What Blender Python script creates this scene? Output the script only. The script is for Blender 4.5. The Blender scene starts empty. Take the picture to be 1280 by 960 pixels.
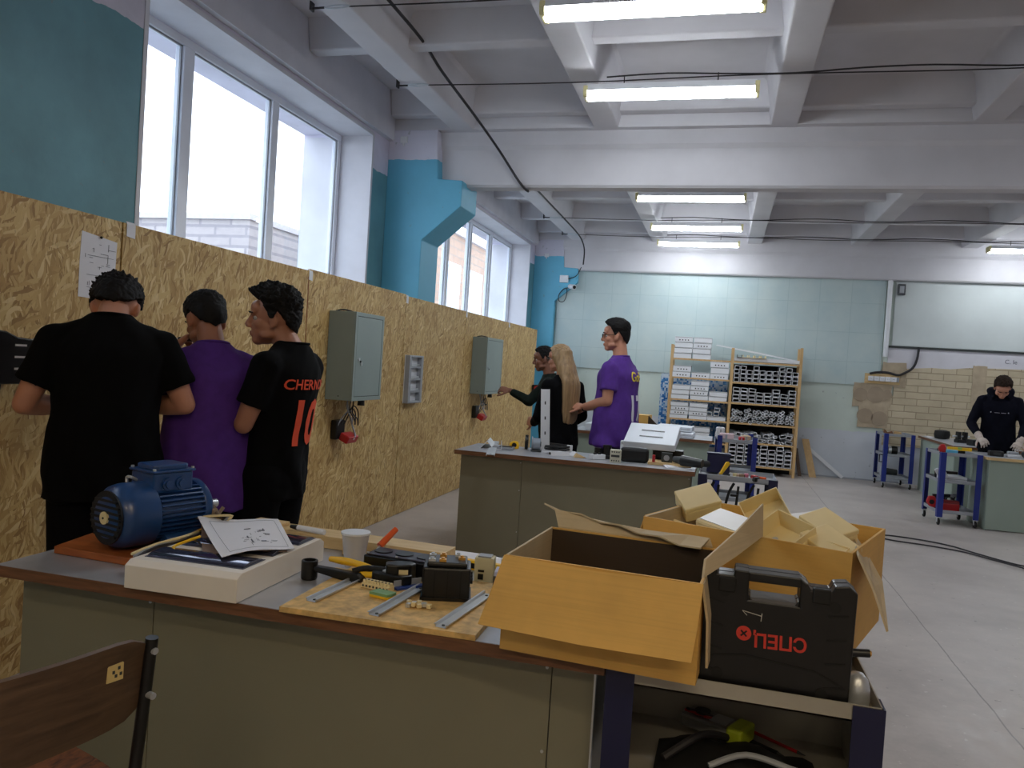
import bpy, bmesh, math, random
from mathutils import Vector as V, Matrix, noise
from mathutils.bvhtree import BVHTree
SC = bpy.context.scene
COL = SC.collection
PI = math.pi
R = random.Random(7)
rad = math.radians

# ---------------------------------------------------------------- camera, sky, lamps, exposure
cd = bpy.data.cameras.new('camera'); cam = bpy.data.objects.new('camera', cd); COL.objects.link(cam)
CX = V((0.96397428, 0.25838315, 0.06318013)); CD = V((0.06750447, -0.00788956, -0.99768778)); CF = V((-0.25728724, 0.9660103, -0.02504735))
mw = Matrix.Identity(4)
for i in range(3):
    mw[i][0] = CX[i]; mw[i][1] = -CD[i]; mw[i][2] = -CF[i]
mw[2][3] = 1.4
cam.matrix_world = mw
cd.sensor_width = 36.0; cd.sensor_fit = 'HORIZONTAL'; cd.lens = 27.549; cd.clip_start = 0.05; cd.clip_end = 200
SC.camera = cam
SC.view_settings.view_transform = 'Standard'; SC.view_settings.look = 'None'
SC.view_settings.gamma = 1; SC.view_settings.use_curve_mapping = False
SC.view_settings.exposure = 1.6
SC.cycles.use_denoising = True
SC.cycles.max_bounces = 8; SC.cycles.diffuse_bounces = 5; SC.cycles.transparent_max_bounces = 12
SC.cycles.sample_clamp_indirect = 6
W = bpy.data.worlds.new('overcast_sky'); SC.world = W; W.use_nodes = True
bg = W.node_tree.nodes['Background']
bg.inputs[0].default_value = (0.80, 0.88, 1.0, 1)
SKY = 1.5
bg.inputs[1].default_value = SKY
TUBE = 12.0          # strength of the fluorescent diffusers
REAR = 14.0          # strength of the warmer lamps at the near end of the hall

# ---------------------------------------------------------------- materials
def lin(c):
    return tuple((x / 255 / 12.92 if x <= 10 else ((x / 255 + .055) / 1.055) ** 2.4) for x in c) + (1,)
MATS = {}
def newmat(name):
    m = bpy.data.materials.new(name); m.use_nodes = True
    nt = m.node_tree; p = nt.nodes['Principled BSDF']
    MATS[name] = m
    return m, nt, p
def nd(nt, t, **k):
    n = nt.nodes.new(t)
    for a, v in k.items():
        if a.startswith('i_'):
            s = a[2:]; n.inputs[int(s) if s.isdigit() else s.replace('_', ' ')].default_value = v
        else: setattr(n, a, v)
    return n
def ramp(nt, src, stops):
    r = nt.nodes.new('ShaderNodeValToRGB'); e = r.color_ramp.elements
    while len(e) < len(stops): e.new(.5)
    for el, (p, c) in zip(e, stops): el.position = p; el.color = c
    nt.links.new(src, r.inputs[0]); return r.outputs[0]
def coords(nt, scale=(1, 1, 1), rot=(0, 0, 0), kind='Object'):
    if kind == 'Position':
        g = nt.nodes.new('ShaderNodeNewGeometry'); src = g.outputs['Position']
    else:
        t = nt.nodes.new('ShaderNodeTexCoord'); src = t.outputs[kind]
    mp = nd(nt, 'ShaderNodeMapping'); mp.inputs['Scale'].default_value = scale; mp.inputs['Rotation'].default_value = rot
    nt.links.new(src, mp.inputs[0]); return mp.outputs[0]
def mixc(nt, fac, a, b, mode='MIX'):
    m = nt.nodes.new('ShaderNodeMix'); m.data_type = 'RGBA'; m.blend_type = mode
    for s, v in ((0, fac), (6, a), (7, b)):
        if hasattr(v, 'links') or hasattr(v, 'is_linked'): nt.links.new(v, m.inputs[s])
        else: m.inputs[s].default_value = v
    return m.outputs[2]
def noise_of(nt, co, scale=5, detail=4, rough=.55, dist=0):
    n = nd(nt, 'ShaderNodeTexNoise'); n.inputs['Scale'].default_value = scale; n.inputs['Detail'].default_value = detail
    n.inputs['Roughness'].default_value = rough; n.inputs['Distortion'].default_value = dist
    nt.links.new(co, n.inputs['Vector']); return n.outputs[0]
def bump(nt, p, h, s=.2, d=.01):
    b = nd(nt, 'ShaderNodeBump'); b.inputs['Strength'].default_value = s; b.inputs['Distance'].default_value = d
    nt.links.new(h, b.inputs['Height']); nt.links.new(b.outputs[0], p.inputs['Normal'])
def mat(name, c, rough=.6, metal=0, var=.10, sc=7, bmp=0, bsc=80, stretch=(1, 1, 1), spec=.5, coat=0):
    if name in MATS: return MATS[name]
    m, nt, p = newmat(name)
    L = lin(c); a = tuple(x * (1 - var) for x in L[:3]) + (1,); b = tuple(min(1, x * (1 + var)) for x in L[:3]) + (1,)
    co = coords(nt, stretch)
    n = noise_of(nt, co, sc)
    nt.links.new(ramp(nt, n, [(.3, a), (.7, b)]), p.inputs['Base Color'])
    p.inputs['Roughness'].default_value = rough; p.inputs['Metallic'].default_value = metal
    p.inputs['Specular IOR Level'].default_value = spec
    if coat: p.inputs['Coat Weight'].default_value = coat; p.inputs['Coat Roughness'].default_value = .15
    if bmp: bump(nt, p, noise_of(nt, co, bsc), bmp, .004)
    return m
def emit(name, c, s, c2=None):
    m, nt, p = newmat(name)
    p.inputs['Base Color'].default_value = lin(c); p.inputs['Emission Color'].default_value = lin(c)
    p.inputs['Emission Strength'].default_value = s; p.inputs['Roughness'].default_value = .4
    return m
def link(nt, a, b): nt.links.new(a, b)

def m_osb():
    m, nt, p = newmat('osb_board')
    g = nt.nodes.new('ShaderNodeNewGeometry'); pos = g.outputs['Position']
    warp = nd(nt, 'ShaderNodeTexNoise'); warp.inputs['Scale'].default_value = 6; link(nt, pos, warp.inputs['Vector'])
    va = nd(nt, 'ShaderNodeVectorMath', operation='MULTIPLY_ADD'); va.inputs[1].default_value = (.10, .10, .10)
    link(nt, warp.outputs['Color'], va.inputs[0]); link(nt, pos, va.inputs[2])
    cols = []
    for k, (ang, sy, sz) in enumerate(((4, 80, 11), (-13, 86, 13), (22, 74, 12), (62, 66, 15))):
        mp = nd(nt, 'ShaderNodeMapping'); mp.inputs['Rotation'].default_value = (rad(ang), 0, 0); mp.inputs['Scale'].default_value = (10, 1, 1)
        sc = nd(nt, 'ShaderNodeMapping'); sc.inputs['Scale'].default_value = (1, sy, sz); sc.inputs['Location'].default_value = (k * 3.1, k * 7.7, k)
        link(nt, va.outputs[0], mp.inputs[0]); link(nt, mp.outputs[0], sc.inputs[0])
        v = nd(nt, 'ShaderNodeTexVoronoi'); v.inputs['Scale'].default_value = 1; link(nt, sc.outputs[0], v.inputs['Vector'])
        sp = nd(nt, 'ShaderNodeSeparateColor'); link(nt, v.outputs['Color'], sp.inputs[0])
        cols.append((sp.outputs[0], sp.outputs[1], v.outputs['Distance']))
    stops = [(0, lin((146, 112, 62))), (.22, lin((178, 144, 86))), (.5, lin((197, 164, 104))), (.8, lin((210, 181, 122))), (1, lin((224, 200, 146)))]
    out = ramp(nt, cols[0][0], stops)
    for k in (1, 2, 3):
        st = nd(nt, 'ShaderNodeMath', operation='GREATER_THAN'); st.inputs[1].default_value = (.45, .62, .8)[k - 1]
        link(nt, cols[k][1], st.inputs[0])
        out = mixc(nt, st.outputs[0], out, ramp(nt, cols[k][0], stops))
    big = noise_of(nt, pos, 3.2, 3)
    out = mixc(nt, ramp(nt, big, [(.35, (.0, .0, .0, 1)), (.75, (.35, .35, .35, 1))]), out, lin((150, 108, 50)))
    fine = nd(nt, 'ShaderNodeMapping'); fine.inputs['Scale'].default_value = (60, 90, 22); link(nt, va.outputs[0], fine.inputs[0])
    fn = noise_of(nt, fine.outputs[0], 1.6, 3)
    out = mixc(nt, ramp(nt, fn, [(.60, (0, 0, 0, 1)), (.72, (.42, .42, .42, 1))]), out, lin((110, 76, 38)))
    link(nt, out, p.inputs['Base Color']); p.inputs['Roughness'].default_value = .62
    bump(nt, p, cols[0][0], .25, .003)
    return m
def m_paint(name, low, high, z, var=.08, soft=.012):
    """painted plaster: one colour up to height z, another above it, the line a little ragged"""
    m, nt, p = newmat(name)
    g = nt.nodes.new('ShaderNodeNewGeometry'); pos = g.outputs['Position']
    s = nd(nt, 'ShaderNodeSeparateXYZ'); link(nt, pos, s.inputs[0])
    n = noise_of(nt, pos, 7, 3); mm = nd(nt, 'ShaderNodeMath', operation='MULTIPLY_ADD'); mm.inputs[1].default_value = .06
    link(nt, n, mm.inputs[0]); link(nt, s.outputs[2], mm.inputs[2])
    gt = nd(nt, 'ShaderNodeMath', operation='GREATER_THAN'); gt.inputs[1].default_value = z + .03; link(nt, mm.outputs[0], gt.inputs[0])
    big = noise_of(nt, pos, 1.7, 5, .6)
    def sh(c):
        L = lin(c); return ramp(nt, big, [(.3, tuple(x * (1 - var) for x in L[:3]) + (1,)), (.7, tuple(min(1, x * (1 + var)) for x in L[:3]) + (1,))])
    col = mixc(nt, gt.outputs[0], sh(low), sh(high))
    mark = noise_of(nt, pos, 16, 2); col = mixc(nt, ramp(nt, mark, [(.71, (0, 0, 0, 1)), (.75, (.5, .5, .5, 1))]), col, lin((120, 130, 130)))
    link(nt, col, p.inputs['Base Color']); p.inputs['Roughness'].default_value = .55
    bump(nt, p, noise_of(nt, pos, 30), .15, .006)
    return m
def m_floor():
    m, nt, p = newmat('concrete_floor')
    g = nt.nodes.new('ShaderNodeNewGeometry'); pos = g.outputs['Position']
    n = noise_of(nt, pos, .9, 6, .65)
    col = ramp(nt, n, [(.3, lin((160, 150, 144))), (.5, lin((188, 178, 172))), (.72, lin((210, 200, 192)))])
    n2 = noise_of(nt, pos, 9, 5, .7); col = mixc(nt, .35, col, ramp(nt, n2, [(.3, lin((120, 114, 110))), (.7, lin((186, 180, 176)))]))
    sp = noise_of(nt, pos, 26, 2); col = mixc(nt, ramp(nt, sp, [(.68, (0, 0, 0, 1)), (.72, (.6, .6, .6, 1))]), col, lin((206, 202, 196)))
    sp2 = noise_of(nt, pos, 17, 2); col = mixc(nt, ramp(nt, sp2, [(.70, (0, 0, 0, 1)), (.75, (.5, .5, .5, 1))]), col, lin((84, 78, 74)))
    s = nd(nt, 'ShaderNodeSeparateXYZ'); link(nt, pos, s.inputs[0])      # the saw-cut joint running down the hall
    wv = nd(nt, 'ShaderNodeMath', operation='MULTIPLY_ADD'); wv.inputs[1].default_value = .03; link(nt, noise_of(nt, pos, 2.5, 3), wv.inputs[0]); link(nt, s.outputs[0], wv.inputs[2])
    cp = nd(nt, 'ShaderNodeMath', operation='COMPARE'); cp.inputs[1].default_value = 1.275; cp.inputs[2].default_value = .004; link(nt, wv.outputs[0], cp.inputs[0])
    hf = nd(nt, 'ShaderNodeMath', operation='MULTIPLY'); hf.inputs[1].default_value = .55; link(nt, cp.outputs[0], hf.inputs[0])
    col = mixc(nt, hf.outputs[0], col, lin((70, 64, 62)))
    link(nt, col, p.inputs['Base Color'])
    link(nt, ramp(nt, n2, [(.3, (.28, .28, .28, 1)), (.7, (.5, .5, .5, 1))]), p.inputs['Roughness'])
    bump(nt, p, n2, .12, .004)
    return m
def m_brick(name, c1, c2, mortar, sc, off=.5, bw=.5, rh=.25, ms=.02, axes='xz', bstr=.5):
    m, nt, p = newmat(name)
    g = nt.nodes.new('ShaderNodeNewGeometry'); s = nd(nt, 'ShaderNodeSeparateXYZ'); link(nt, g.outputs['Position'], s.inputs[0])
    cb = nd(nt, 'ShaderNodeCombineXYZ'); link(nt, s.outputs['xyz'.index(axes[0])], cb.inputs[0]); link(nt, s.outputs['xyz'.index(axes[1])], cb.inputs[1])
    wn = nd(nt, 'ShaderNodeTexNoise'); wn.inputs['Scale'].default_value = 5; link(nt, g.outputs['Position'], wn.inputs['Vector'])
    va = nd(nt, 'ShaderNodeVectorMath', operation='MULTIPLY_ADD'); va.inputs[1].default_value = (.02, .02, 0); link(nt, wn.outputs['Color'], va.inputs[0]); link(nt, cb.outputs[0], va.inputs[2])
    b = nd(nt, 'ShaderNodeTexBrick'); b.offset = off; b.inputs['Scale'].default_value = sc; b.inputs['Mortar Size'].default_value = ms
    b.inputs['Brick Width'].default_value = bw; b.inputs['Row Height'].default_value = rh
    b.inputs['Color1'].default_value = lin(c1); b.inputs['Color2'].default_value = lin(c2); b.inputs['Mortar'].default_value = lin(mortar)
    link(nt, va.outputs[0], b.inputs['Vector'])
    n = noise_of(nt, g.outputs['Position'], 4, 5, .65)
    col = mixc(nt, .25, b.outputs['Color'], ramp(nt, n, [(.3, lin(tuple(x * .75 for x in c1))), (.7, lin(c2))]))
    link(nt, col, p.inputs['Base Color']); p.inputs['Roughness'].default_value = .75
    inv = nd(nt, 'ShaderNodeMath', operation='SUBTRACT'); inv.inputs[0].default_value = 1; link(nt, b.outputs['Fac'], inv.inputs[1])
    bump(nt, p, inv.outputs[0], bstr, .008)
    return m
def m_mosaic():
    m, nt, p = newmat('blue_mosaic')
    g = nt.nodes.new('ShaderNodeNewGeometry')
    v = nd(nt, 'ShaderNodeVectorMath', operation='MULTIPLY'); v.inputs[1].default_value = (38, 0, 38); link(nt, g.outputs['Position'], v.inputs[0])
    fl = nd(nt, 'ShaderNodeVectorMath', operation='FLOOR'); link(nt, v.outputs[0], fl.inputs[0])
    wn = nd(nt, 'ShaderNodeTexWhiteNoise'); link(nt, fl.outputs[0], wn.inputs['Vector'])
    s = nd(nt, 'ShaderNodeSeparateXYZ'); link(nt, g.outputs['Position'], s.inputs[0])
    zz = nd(nt, 'ShaderNodeMath', operation='MULTIPLY_ADD'); zz.inputs[1].default_value = -.45; zz.inputs[2].default_value = .60; link(nt, s.outputs[2], zz.inputs[0])
    ad = nd(nt, 'ShaderNodeMath', operation='ADD'); link(nt, wn.outputs['Value'], ad.inputs[0]); link(nt, zz.outputs[0], ad.inputs[1])
    col = ramp(nt, ad.outputs[0], [(0, lin((206, 216, 226))), (.55, lin((176, 200, 222))), (.75, lin((96, 152, 206))), (1, lin((44, 104, 172)))])
    link(nt, col, p.inputs['Base Color']); p.inputs['Roughness'].default_value = .25
    return m
def m_tiles():
    m, nt, p = newmat('pale_teal_tiles')
    g = nt.nodes.new('ShaderNodeNewGeometry'); s = nd(nt, 'ShaderNodeSeparateXYZ'); link(nt, g.outputs['Position'], s.inputs[0])
    cb = nd(nt, 'ShaderNodeCombineXYZ'); link(nt, s.outputs[0], cb.inputs[0]); link(nt, s.outputs[2], cb.inputs[1])
    b = nd(nt, 'ShaderNodeTexBrick'); b.offset = 0; b.inputs['Scale'].default_value = 1; b.inputs['Brick Width'].default_value = .45; b.inputs['Row Height'].default_value = .44
    b.inputs['Mortar Size'].default_value = .005; b.inputs['Mortar Smooth'].default_value = .3
    b.inputs['Color1'].default_value = lin((190, 203, 202)); b.inputs['Color2'].default_value = lin((182, 197, 199)); b.inputs['Mortar'].default_value = lin((160, 180, 182))
    link(nt, cb.outputs[0], b.inputs['Vector'])
    n = noise_of(nt, g.outputs['Position'], 2.2, 5, .65)
    col = mixc(nt, .45, b.outputs['Color'], ramp(nt, n, [(.3, lin((160, 187, 192))), (.7, lin((194, 207, 203)))]))
    link(nt, col, p.inputs['Base Color']); p.inputs['Roughness'].default_value = .5
    bump(nt, p, noise_of(nt, g.outputs['Position'], 14, 4), .25, .004)
    return m
def m_wood(name, a, b, sc=3, stretch=(1, 12, 12), rough=.5):
    if name in MATS: return MATS[name]
    m, nt, p = newmat(name)
    co = coords(nt, stretch); n = noise_of(nt, co, sc, 5, .6, .6)
    link(nt, ramp(nt, n, [(.3, lin(a)), (.7, lin(b))]), p.inputs['Base Color']); p.inputs['Roughness'].default_value = rough
    bump(nt, p, n, .08, .003)
    return m
def m_card(name='cardboard', c=(216, 170, 90)):
    m, nt, p = newmat(name)
    co = coords(nt, (1, 1, 1)); L = c
    n = noise_of(nt, co, 5, 4); st = noise_of(nt, coords(nt, (1, 1, 60)), 3, 2)
    col = ramp(nt, n, [(.3, lin(tuple(x * .93 for x in L))), (.7, lin(tuple(min(255, x * 1.05) for x in L)))])
    col = mixc(nt, ramp(nt, st, [(.45, (0, 0, 0, 1)), (.75, (.22, .22, .22, 1))]), col, lin(tuple(x * .8 for x in L)))
    link(nt, col, p.inputs['Base Color']); p.inputs['Roughness'].default_value = .75; bump(nt, p, st, .1, .002)
    return m
def m_glass(name='window_glass', tint=(.97, .99, 1, 1), gloss=.07):
    m = bpy.data.materials.new(name); m.use_nodes = True; nt = m.node_tree; MATS[name] = m
    nt.nodes.remove(nt.nodes['Principled BSDF'])
    t = nt.nodes.new('ShaderNodeBsdfTransparent'); t.inputs[0].default_value = tint
    g = nt.nodes.new('ShaderNodeBsdfGlossy'); g.inputs['Roughness'].default_value = .03
    x = nt.nodes.new('ShaderNodeMixShader'); x.inputs[0].default_value = gloss
    link(nt, t.outputs[0], x.inputs[1]); link(nt, g.outputs[0], x.inputs[2]); link(nt, x.outputs[0], nt.nodes['Material Output'].inputs[0])
    return m
def m_cup():
    m, nt, p = newmat('frosted_cup_plastic')
    nt.nodes.remove(p)
    t = nt.nodes.new('ShaderNodeBsdfTransparent'); d = nt.nodes.new('ShaderNodeBsdfPrincipled'); d.inputs['Base Color'].default_value = lin((226, 226, 230)); d.inputs['Roughness'].default_value = .3
    x = nt.nodes.new('ShaderNodeMixShader'); x.inputs[0].default_value = .42
    link(nt, t.outputs[0], x.inputs[1]); link(nt, d.outputs[0], x.inputs[2]); link(nt, x.outputs[0], nt.nodes['Material Output'].inputs[0])
    return m

OSB = m_osb()
BLUE = m_paint('blue_wall_paint', (96, 146, 158), (206, 202, 218), 3.06, .2)
BLUECOL = m_paint('blue_column_paint', (98, 176, 206), (206, 204, 218), 3.21)
WHITEW = mat('white_plaster', (206, 205, 212), .6, var=.07, sc=3, bmp=.15, bsc=25)
CEIL = mat('whitewash_ceiling', (204, 203, 208), .65, var=.08, sc=1.6, bmp=.12, bsc=14)
TILE = m_tiles(); MOSAIC = m_mosaic(); FLOOR = m_floor()
BRICK = m_brick('bare_brick', (188, 174, 146), (206, 192, 164), (150, 134, 110), 1.0, .5, .33, .098, .006)
OUTB = m_brick('pale_outdoor_brick', (158, 152, 154), (172, 166, 166), (134, 130, 136), 1.0, .5, 1.2, .34, .05)
OUTB2 = m_brick('buff_outdoor_brick', (150, 122, 106), (166, 140, 122), (140, 126, 116), 1.0, .5, .8, .28, .03, 'yz')
PLASTER = mat('rough_plaster', (176, 160, 136), .85, var=.14, sc=9, bmp=.4, bsc=40)
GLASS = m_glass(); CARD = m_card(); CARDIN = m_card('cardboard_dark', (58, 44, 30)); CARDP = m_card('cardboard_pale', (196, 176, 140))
PVC = mat('white_window_plastic', (226, 230, 240), .35, var=.03)
WALLPANEL = mat('white_wall_panel', (198, 206, 206), .5, var=.05, sc=2)
LAVENDER = m_paint('pale_lower_wall_paint', (198, 204, 212), (196, 208, 200), .72, .06)
OLIVE = mat('grey_green_laminate', (128, 124, 104), .5, var=.06, sc=2)
OLIVEL = mat('pale_green_laminate', (150, 164, 152), .5, var=.05, sc=2)
TOPG = mat('grey_worktop', (180, 182, 188), .32, .35, var=.10, sc=9)
EDGE = m_wood('rust_brown_edge', (92, 60, 38), (130, 88, 58), 4, (2, 20, 20))
LWOOD = m_wood('light_wood', (196, 164, 112), (216, 188, 138), 3, (2, 20, 20))
PINE = m_wood('pine_batten', (186, 150, 100), (206, 172, 122), 3, (16, 16, 1.5))
GREYMET = mat('grey_cabinet_paint', (138, 152, 148), .4, var=.04, sc=3)
GREYDK = mat('grey_cabinet_gap', (52, 56, 56), .6)
STEEL = mat('galvanised_steel', (206, 210, 214), .36, .65, var=.08, sc=14)
STEELD = mat('grey_tray_paint', (164, 160, 150), .42, .1, var=.08, sc=6)
NAVY = mat('navy_powder_coat', (15, 20, 62), .4, var=.08)
BLUEP = mat('blue_powder_coat', (26, 44, 126), .4, var=.08)
BLACK = mat('black_plastic', (11, 11, 12), .38, var=.15, sc=20)
BLACKM = mat('matt_black_rubber', (9, 9, 10), .7, var=.15, sc=20)
WHITEP = mat('white_plastic', (222, 224, 228), .35, var=.03)
OFFW = mat('cream_plastic', (232, 214, 164), .4, var=.05)
PAPER = mat('white_paper', (222, 222, 228), .7, var=.03, sc=3)
INK = mat('grey_ink', (96, 98, 108), .8, var=.05)
RED = mat('red_plastic', (176, 30, 34), .4, var=.06)
YEL = mat('yellow_plastic', (236, 186, 30), .4, var=.06)
ORANGE = mat('orange_plastic', (226, 92, 30), .4, var=.06)
CABLE = mat('dark_cable', (40, 38, 42), .6, var=.1)
GREYP = mat('grey_plastic', (152, 156, 162), .4, var=.05)
MOTOR = mat('blue_motor_enamel', (30, 68, 122), .3, var=.08, spec=.6)
MOTORD = mat('dark_motor_grille', (14, 18, 26), .5, var=.1)
DKWOOD = m_wood('dark_plywood', (66, 48, 34), (104, 80, 58), 3, (2, 2, 14), .45)
SEATW = m_wood('worn_brown_seat', (60, 34, 20), (158, 92, 46), 7, (4, 9, 1), .5)
BOARD = m_wood('orange_brown_board', (136, 70, 30), (176, 100, 48), 3, (2, 20, 20), .4)
SKIN = mat('skin', (190, 134, 108), .5, var=.06, sc=12)
SKIN2 = mat('skin_tan', (164, 112, 86), .5, var=.06, sc=12)
SKIND = mat('skin_dark', (128, 84, 64), .5, var=.06, sc=12)
HAIR = mat('black_hair', (10, 8, 8), .7, var=.5, sc=40, stretch=(1, 1, .2), bmp=.3, bsc=60, spec=.25)
HAIRB = mat('brown_hair', (40, 28, 20), .75, var=.4, sc=40, stretch=(1, 1, .2), bmp=.3, bsc=60, spec=.2)
BLOND = mat('blond_hair', (150, 122, 86), .5, var=.3, sc=60, stretch=(1, 1, .06), bmp=.7, bsc=110)
TBLACK = mat('black_cotton', (7, 7, 9), .9, var=.2, sc=30, spec=.12)
TNAVY = mat('navy_fleece', (13, 14, 26), .9, var=.2, sc=30, spec=.12)
TGREEN = mat('dark_green_knit', (24, 32, 28), .9, var=.2, sc=30, spec=.15)
TPURP = mat('purple_cotton', (78, 38, 132), .85, var=.1, sc=30)
TROUS = mat('black_denim', (9, 9, 13), .9, var=.2, sc=30, spec=.12)
EYEW = mat('eye_white', (168, 160, 154), .3, var=.02)
GLOVE = mat('pale_work_glove', (186, 172, 162), .8, var=.1, sc=30)

# ---------------------------------------------------------------- mesh helpers
class B:
    def __init__(s): s.bm = bmesh.new(); s.mi = 0
    def faces(s, vs, fs, M=None):
        v = [s.bm.verts.new((M @ V(p)) if M else p) for p in vs]
        for f in fs:
            try: s.bm.faces.new([v[i] for i in f]).material_index = s.mi
            except ValueError: pass
        return s
    def box(s, x0, y0, z0, x1, y1, z1, M=None):
        x0, x1 = min(x0, x1), max(x0, x1); y0, y1 = min(y0, y1), max(y0, y1); z0, z1 = min(z0, z1), max(z0, z1)
        vs = [(x, y, z) for z in (z0, z1) for y in (y0, y1) for x in (x0, x1)]
        return s.faces(vs, [(0, 2, 3, 1), (4, 5, 7, 6), (0, 1, 5, 4), (2, 6, 7, 3), (0, 4, 6, 2), (1, 3, 7, 5)], M)
    def cbox(s, c, d, rz=0, M=None):
        m = Matrix.Translation(c) @ Matrix.Rotation(rz, 4, 'Z')
        if M: m = M @ m
        return s.box(-d[0] / 2, -d[1] / 2, -d[2] / 2, d[0] / 2, d[1] / 2, d[2] / 2, m)
    def cyl(s, p, q, r, r2=None, n=16, M=None):
        p, q = V(p), V(q); r2 = r if r2 is None else r2
        ax = (q - p).normalized(); u = ax.orthogonal().normalized(); w = ax.cross(u)
        vs = [c + (u * math.cos(2 * PI * i / n) + w * math.sin(2 * PI * i / n)) * rr for c, rr in ((p, r), (q, r2)) for i in range(n)]
        fs = [(i, (i + 1) % n, n + (i + 1) % n, n + i) for i in range(n)] + [tuple(range(n - 1, -1, -1)), tuple(range(n, 2 * n))]
        return s.faces(vs, fs, M)
    def tube(s, pts, r, n=6, sub=4, M=None):
        P = [V(p) for p in pts]
        if sub > 1 and len(P) > 2:
            Q = []
            for i in range(len(P) - 1):
                a, b, c, d = P[max(i - 1, 0)], P[i], P[i + 1], P[min(i + 2, len(P) - 1)]
                for k in range(sub):
                    t = k / sub; Q.append(.5 * ((2 * b) + (c - a) * t + (2 * a - 5 * b + 4 * c - d) * t * t + (3 * b - a - 3 * c + d) * t ** 3))
            P = Q + [P[-1]]
        vs = []; u = None
        for i, p in enumerate(P):
            d = (P[min(i + 1, len(P) - 1)] - P[max(i - 1, 0)])
            d = d.normalized() if d.length > 1e-9 else V((0, 0, 1))
            u = d.orthogonal().normalized() if u is None else (u - d * u.dot(d)).normalized()
            w = d.cross(u); rr = r[min(i, len(r) - 1)] if isinstance(r, (list, tuple)) else r
            vs += [p + (u * math.cos(2 * PI * k / n) + w * math.sin(2 * PI * k / n)) * rr for k in range(n)]
        fs = [(j * n + k, j * n + (k + 1) % n, (j + 1) * n + (k + 1) % n, (j + 1) * n + k) for j in range(len(P) - 1) for k in range(n)]
        fs += [tuple(range(n - 1, -1, -1)), tuple(range((len(P) - 1) * n, len(P) * n))]
        return s.faces(vs, fs, M)
    def prism(s, poly, axis, a, b, M=None):
        f = {'x': lambda p, t: (t, p[0], p[1]), 'y': lambda p, t: (p[0], t, p[1]), 'z': lambda p, t: (p[0], p[1], t)}[axis]
        n = len(poly); vs = [f(p, a) for p in poly] + [f(p, b) for p in poly]
        fs = [(i, (i + 1) % n, n + (i + 1) % n, n + i) for i in range(n)] + [tuple(range(n - 1, -1, -1)), tuple(range(n, 2 * n))]
        s.faces(vs, fs, M); return s
    def lathe(s, prof, c=(0, 0, 0), n=24, M=None):
        c = V(c); vs = []; fs = []; k = len(prof)
        for r, h in prof: vs += [c + V((r * math.cos(2 * PI * i / n), r * math.sin(2 * PI * i / n), h)) for i in range(n)]
        fs = [(j * n + i, j * n + (i + 1) % n, (j + 1) * n + (i + 1) % n, (j + 1) * n + i) for j in range(k - 1) for i in range(n)]
        fs += [tuple(range(n - 1, -1, -1)), tuple(range((k - 1) * n, k * n))]
        return s.faces(vs, fs, M)
    def ell(s, c, r, M=None, n=16, m=10, rot=None):
        r = (r, r, r) if isinstance(r, (int, float)) else r
        T = Matrix.Translation(c)
        if rot: T = T @ rot
        if M: T = M @ T
        vs = [(0, 0, r[2])]; fs = []
        for j in range(1, m):
            a = PI * j / m; vs += [(r[0] * math.sin(a) * math.cos(2 * PI * i / n), r[1] * math.sin(a) * math.sin(2 * PI * i / n), r[2] * math.cos(a)) for i in range(n)]
        vs.append((0, 0, -r[2])); L = len(vs) - 1
        fs += [(0, 1 + i, 1 + (i + 1) % n) for i in range(n)]
        for j in range(m - 2): fs += [(1 + j * n + i, 1 + (j + 1) * n + i, 1 + (j + 1) * n + (i + 1) % n, 1 + j * n + (i + 1) % n) for i in range(n)]
        o = 1 + (m - 2) * n; fs += [(o + (i + 1) % n, o + i, L) for i in range(n)]
        return s.faces(vs, fs, T)
    def sheet(s, grid, th=.002):
        """a sheet of real thickness through a grid of points"""
        h, w = len(grid), len(grid[0]); G = [[V(p) for p in r] for r in grid]
        N = (G[0][-1] - G[0][0]).cross(G[-1][0] - G[0][0]).normalized() * th
        vs = [p for r in G for p in r] + [p + N for r in G for p in r]; o = h * w; fs = []
        for i in range(h - 1):
            for j in range(w - 1):
                q = (i * w + j, i * w + j + 1, (i + 1) * w + j + 1, (i + 1) * w + j); fs += [q[::-1], tuple(o + k for k in q)]
        rim = [j for j in range(w)] + [i * w + w - 1 for i in range(1, h)] + [(h - 1) * w + j for j in range(w - 2, -1, -1)] + [i * w for i in range(h - 2, 0, -1)]
        fs += [(a, b, o + b, o + a) for a, b in zip(rim, rim[1:] + rim[:1])]
        return s.faces(vs, fs)
    def mesh(s, name, mats):
        bmesh.ops.recalc_face_normals(s.bm, faces=s.bm.faces[:])
        me = bpy.data.meshes.new(name); s.bm.to_mesh(me); s.bm.free()
        for m in (mats if isinstance(mats, (list, tuple)) else [mats]): me.materials.append(m)
        return me
    def done(s, name, mats, par=None, loc=(0, 0, 0), rz=0, bev=0, sm=False, label=None):
        me = s.mesh(name, mats)
        if sm: me.shade_smooth(); me.set_sharp_from_angle(angle=rad(38))
        o = bpy.data.objects.new(name, me); COL.objects.link(o); o.location = loc; o.rotation_euler[2] = rz
        if par: o.parent = par
        if bev:
            b = o.modifiers.new('bevel', 'BEVEL'); b.width = bev; b.segments = 2; b.limit_method = 'ANGLE'; b.angle_limit = rad(40)
        if label: o['label'] = label
        return o
def tag(o, label, cat, group=None, kind=None):
    o['label'] = label; o['category'] = cat
    if group: o['group'] = group
    if kind: o['kind'] = kind
    return o
def T(name, label, cat, loc=(0, 0, 0), rz=0, group=None):
    o = bpy.data.objects.new(name, None); COL.objects.link(o); o.empty_display_size = .05
    o.location = loc; o.rotation_euler[2] = rz
    return tag(o, label, cat, group)
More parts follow.
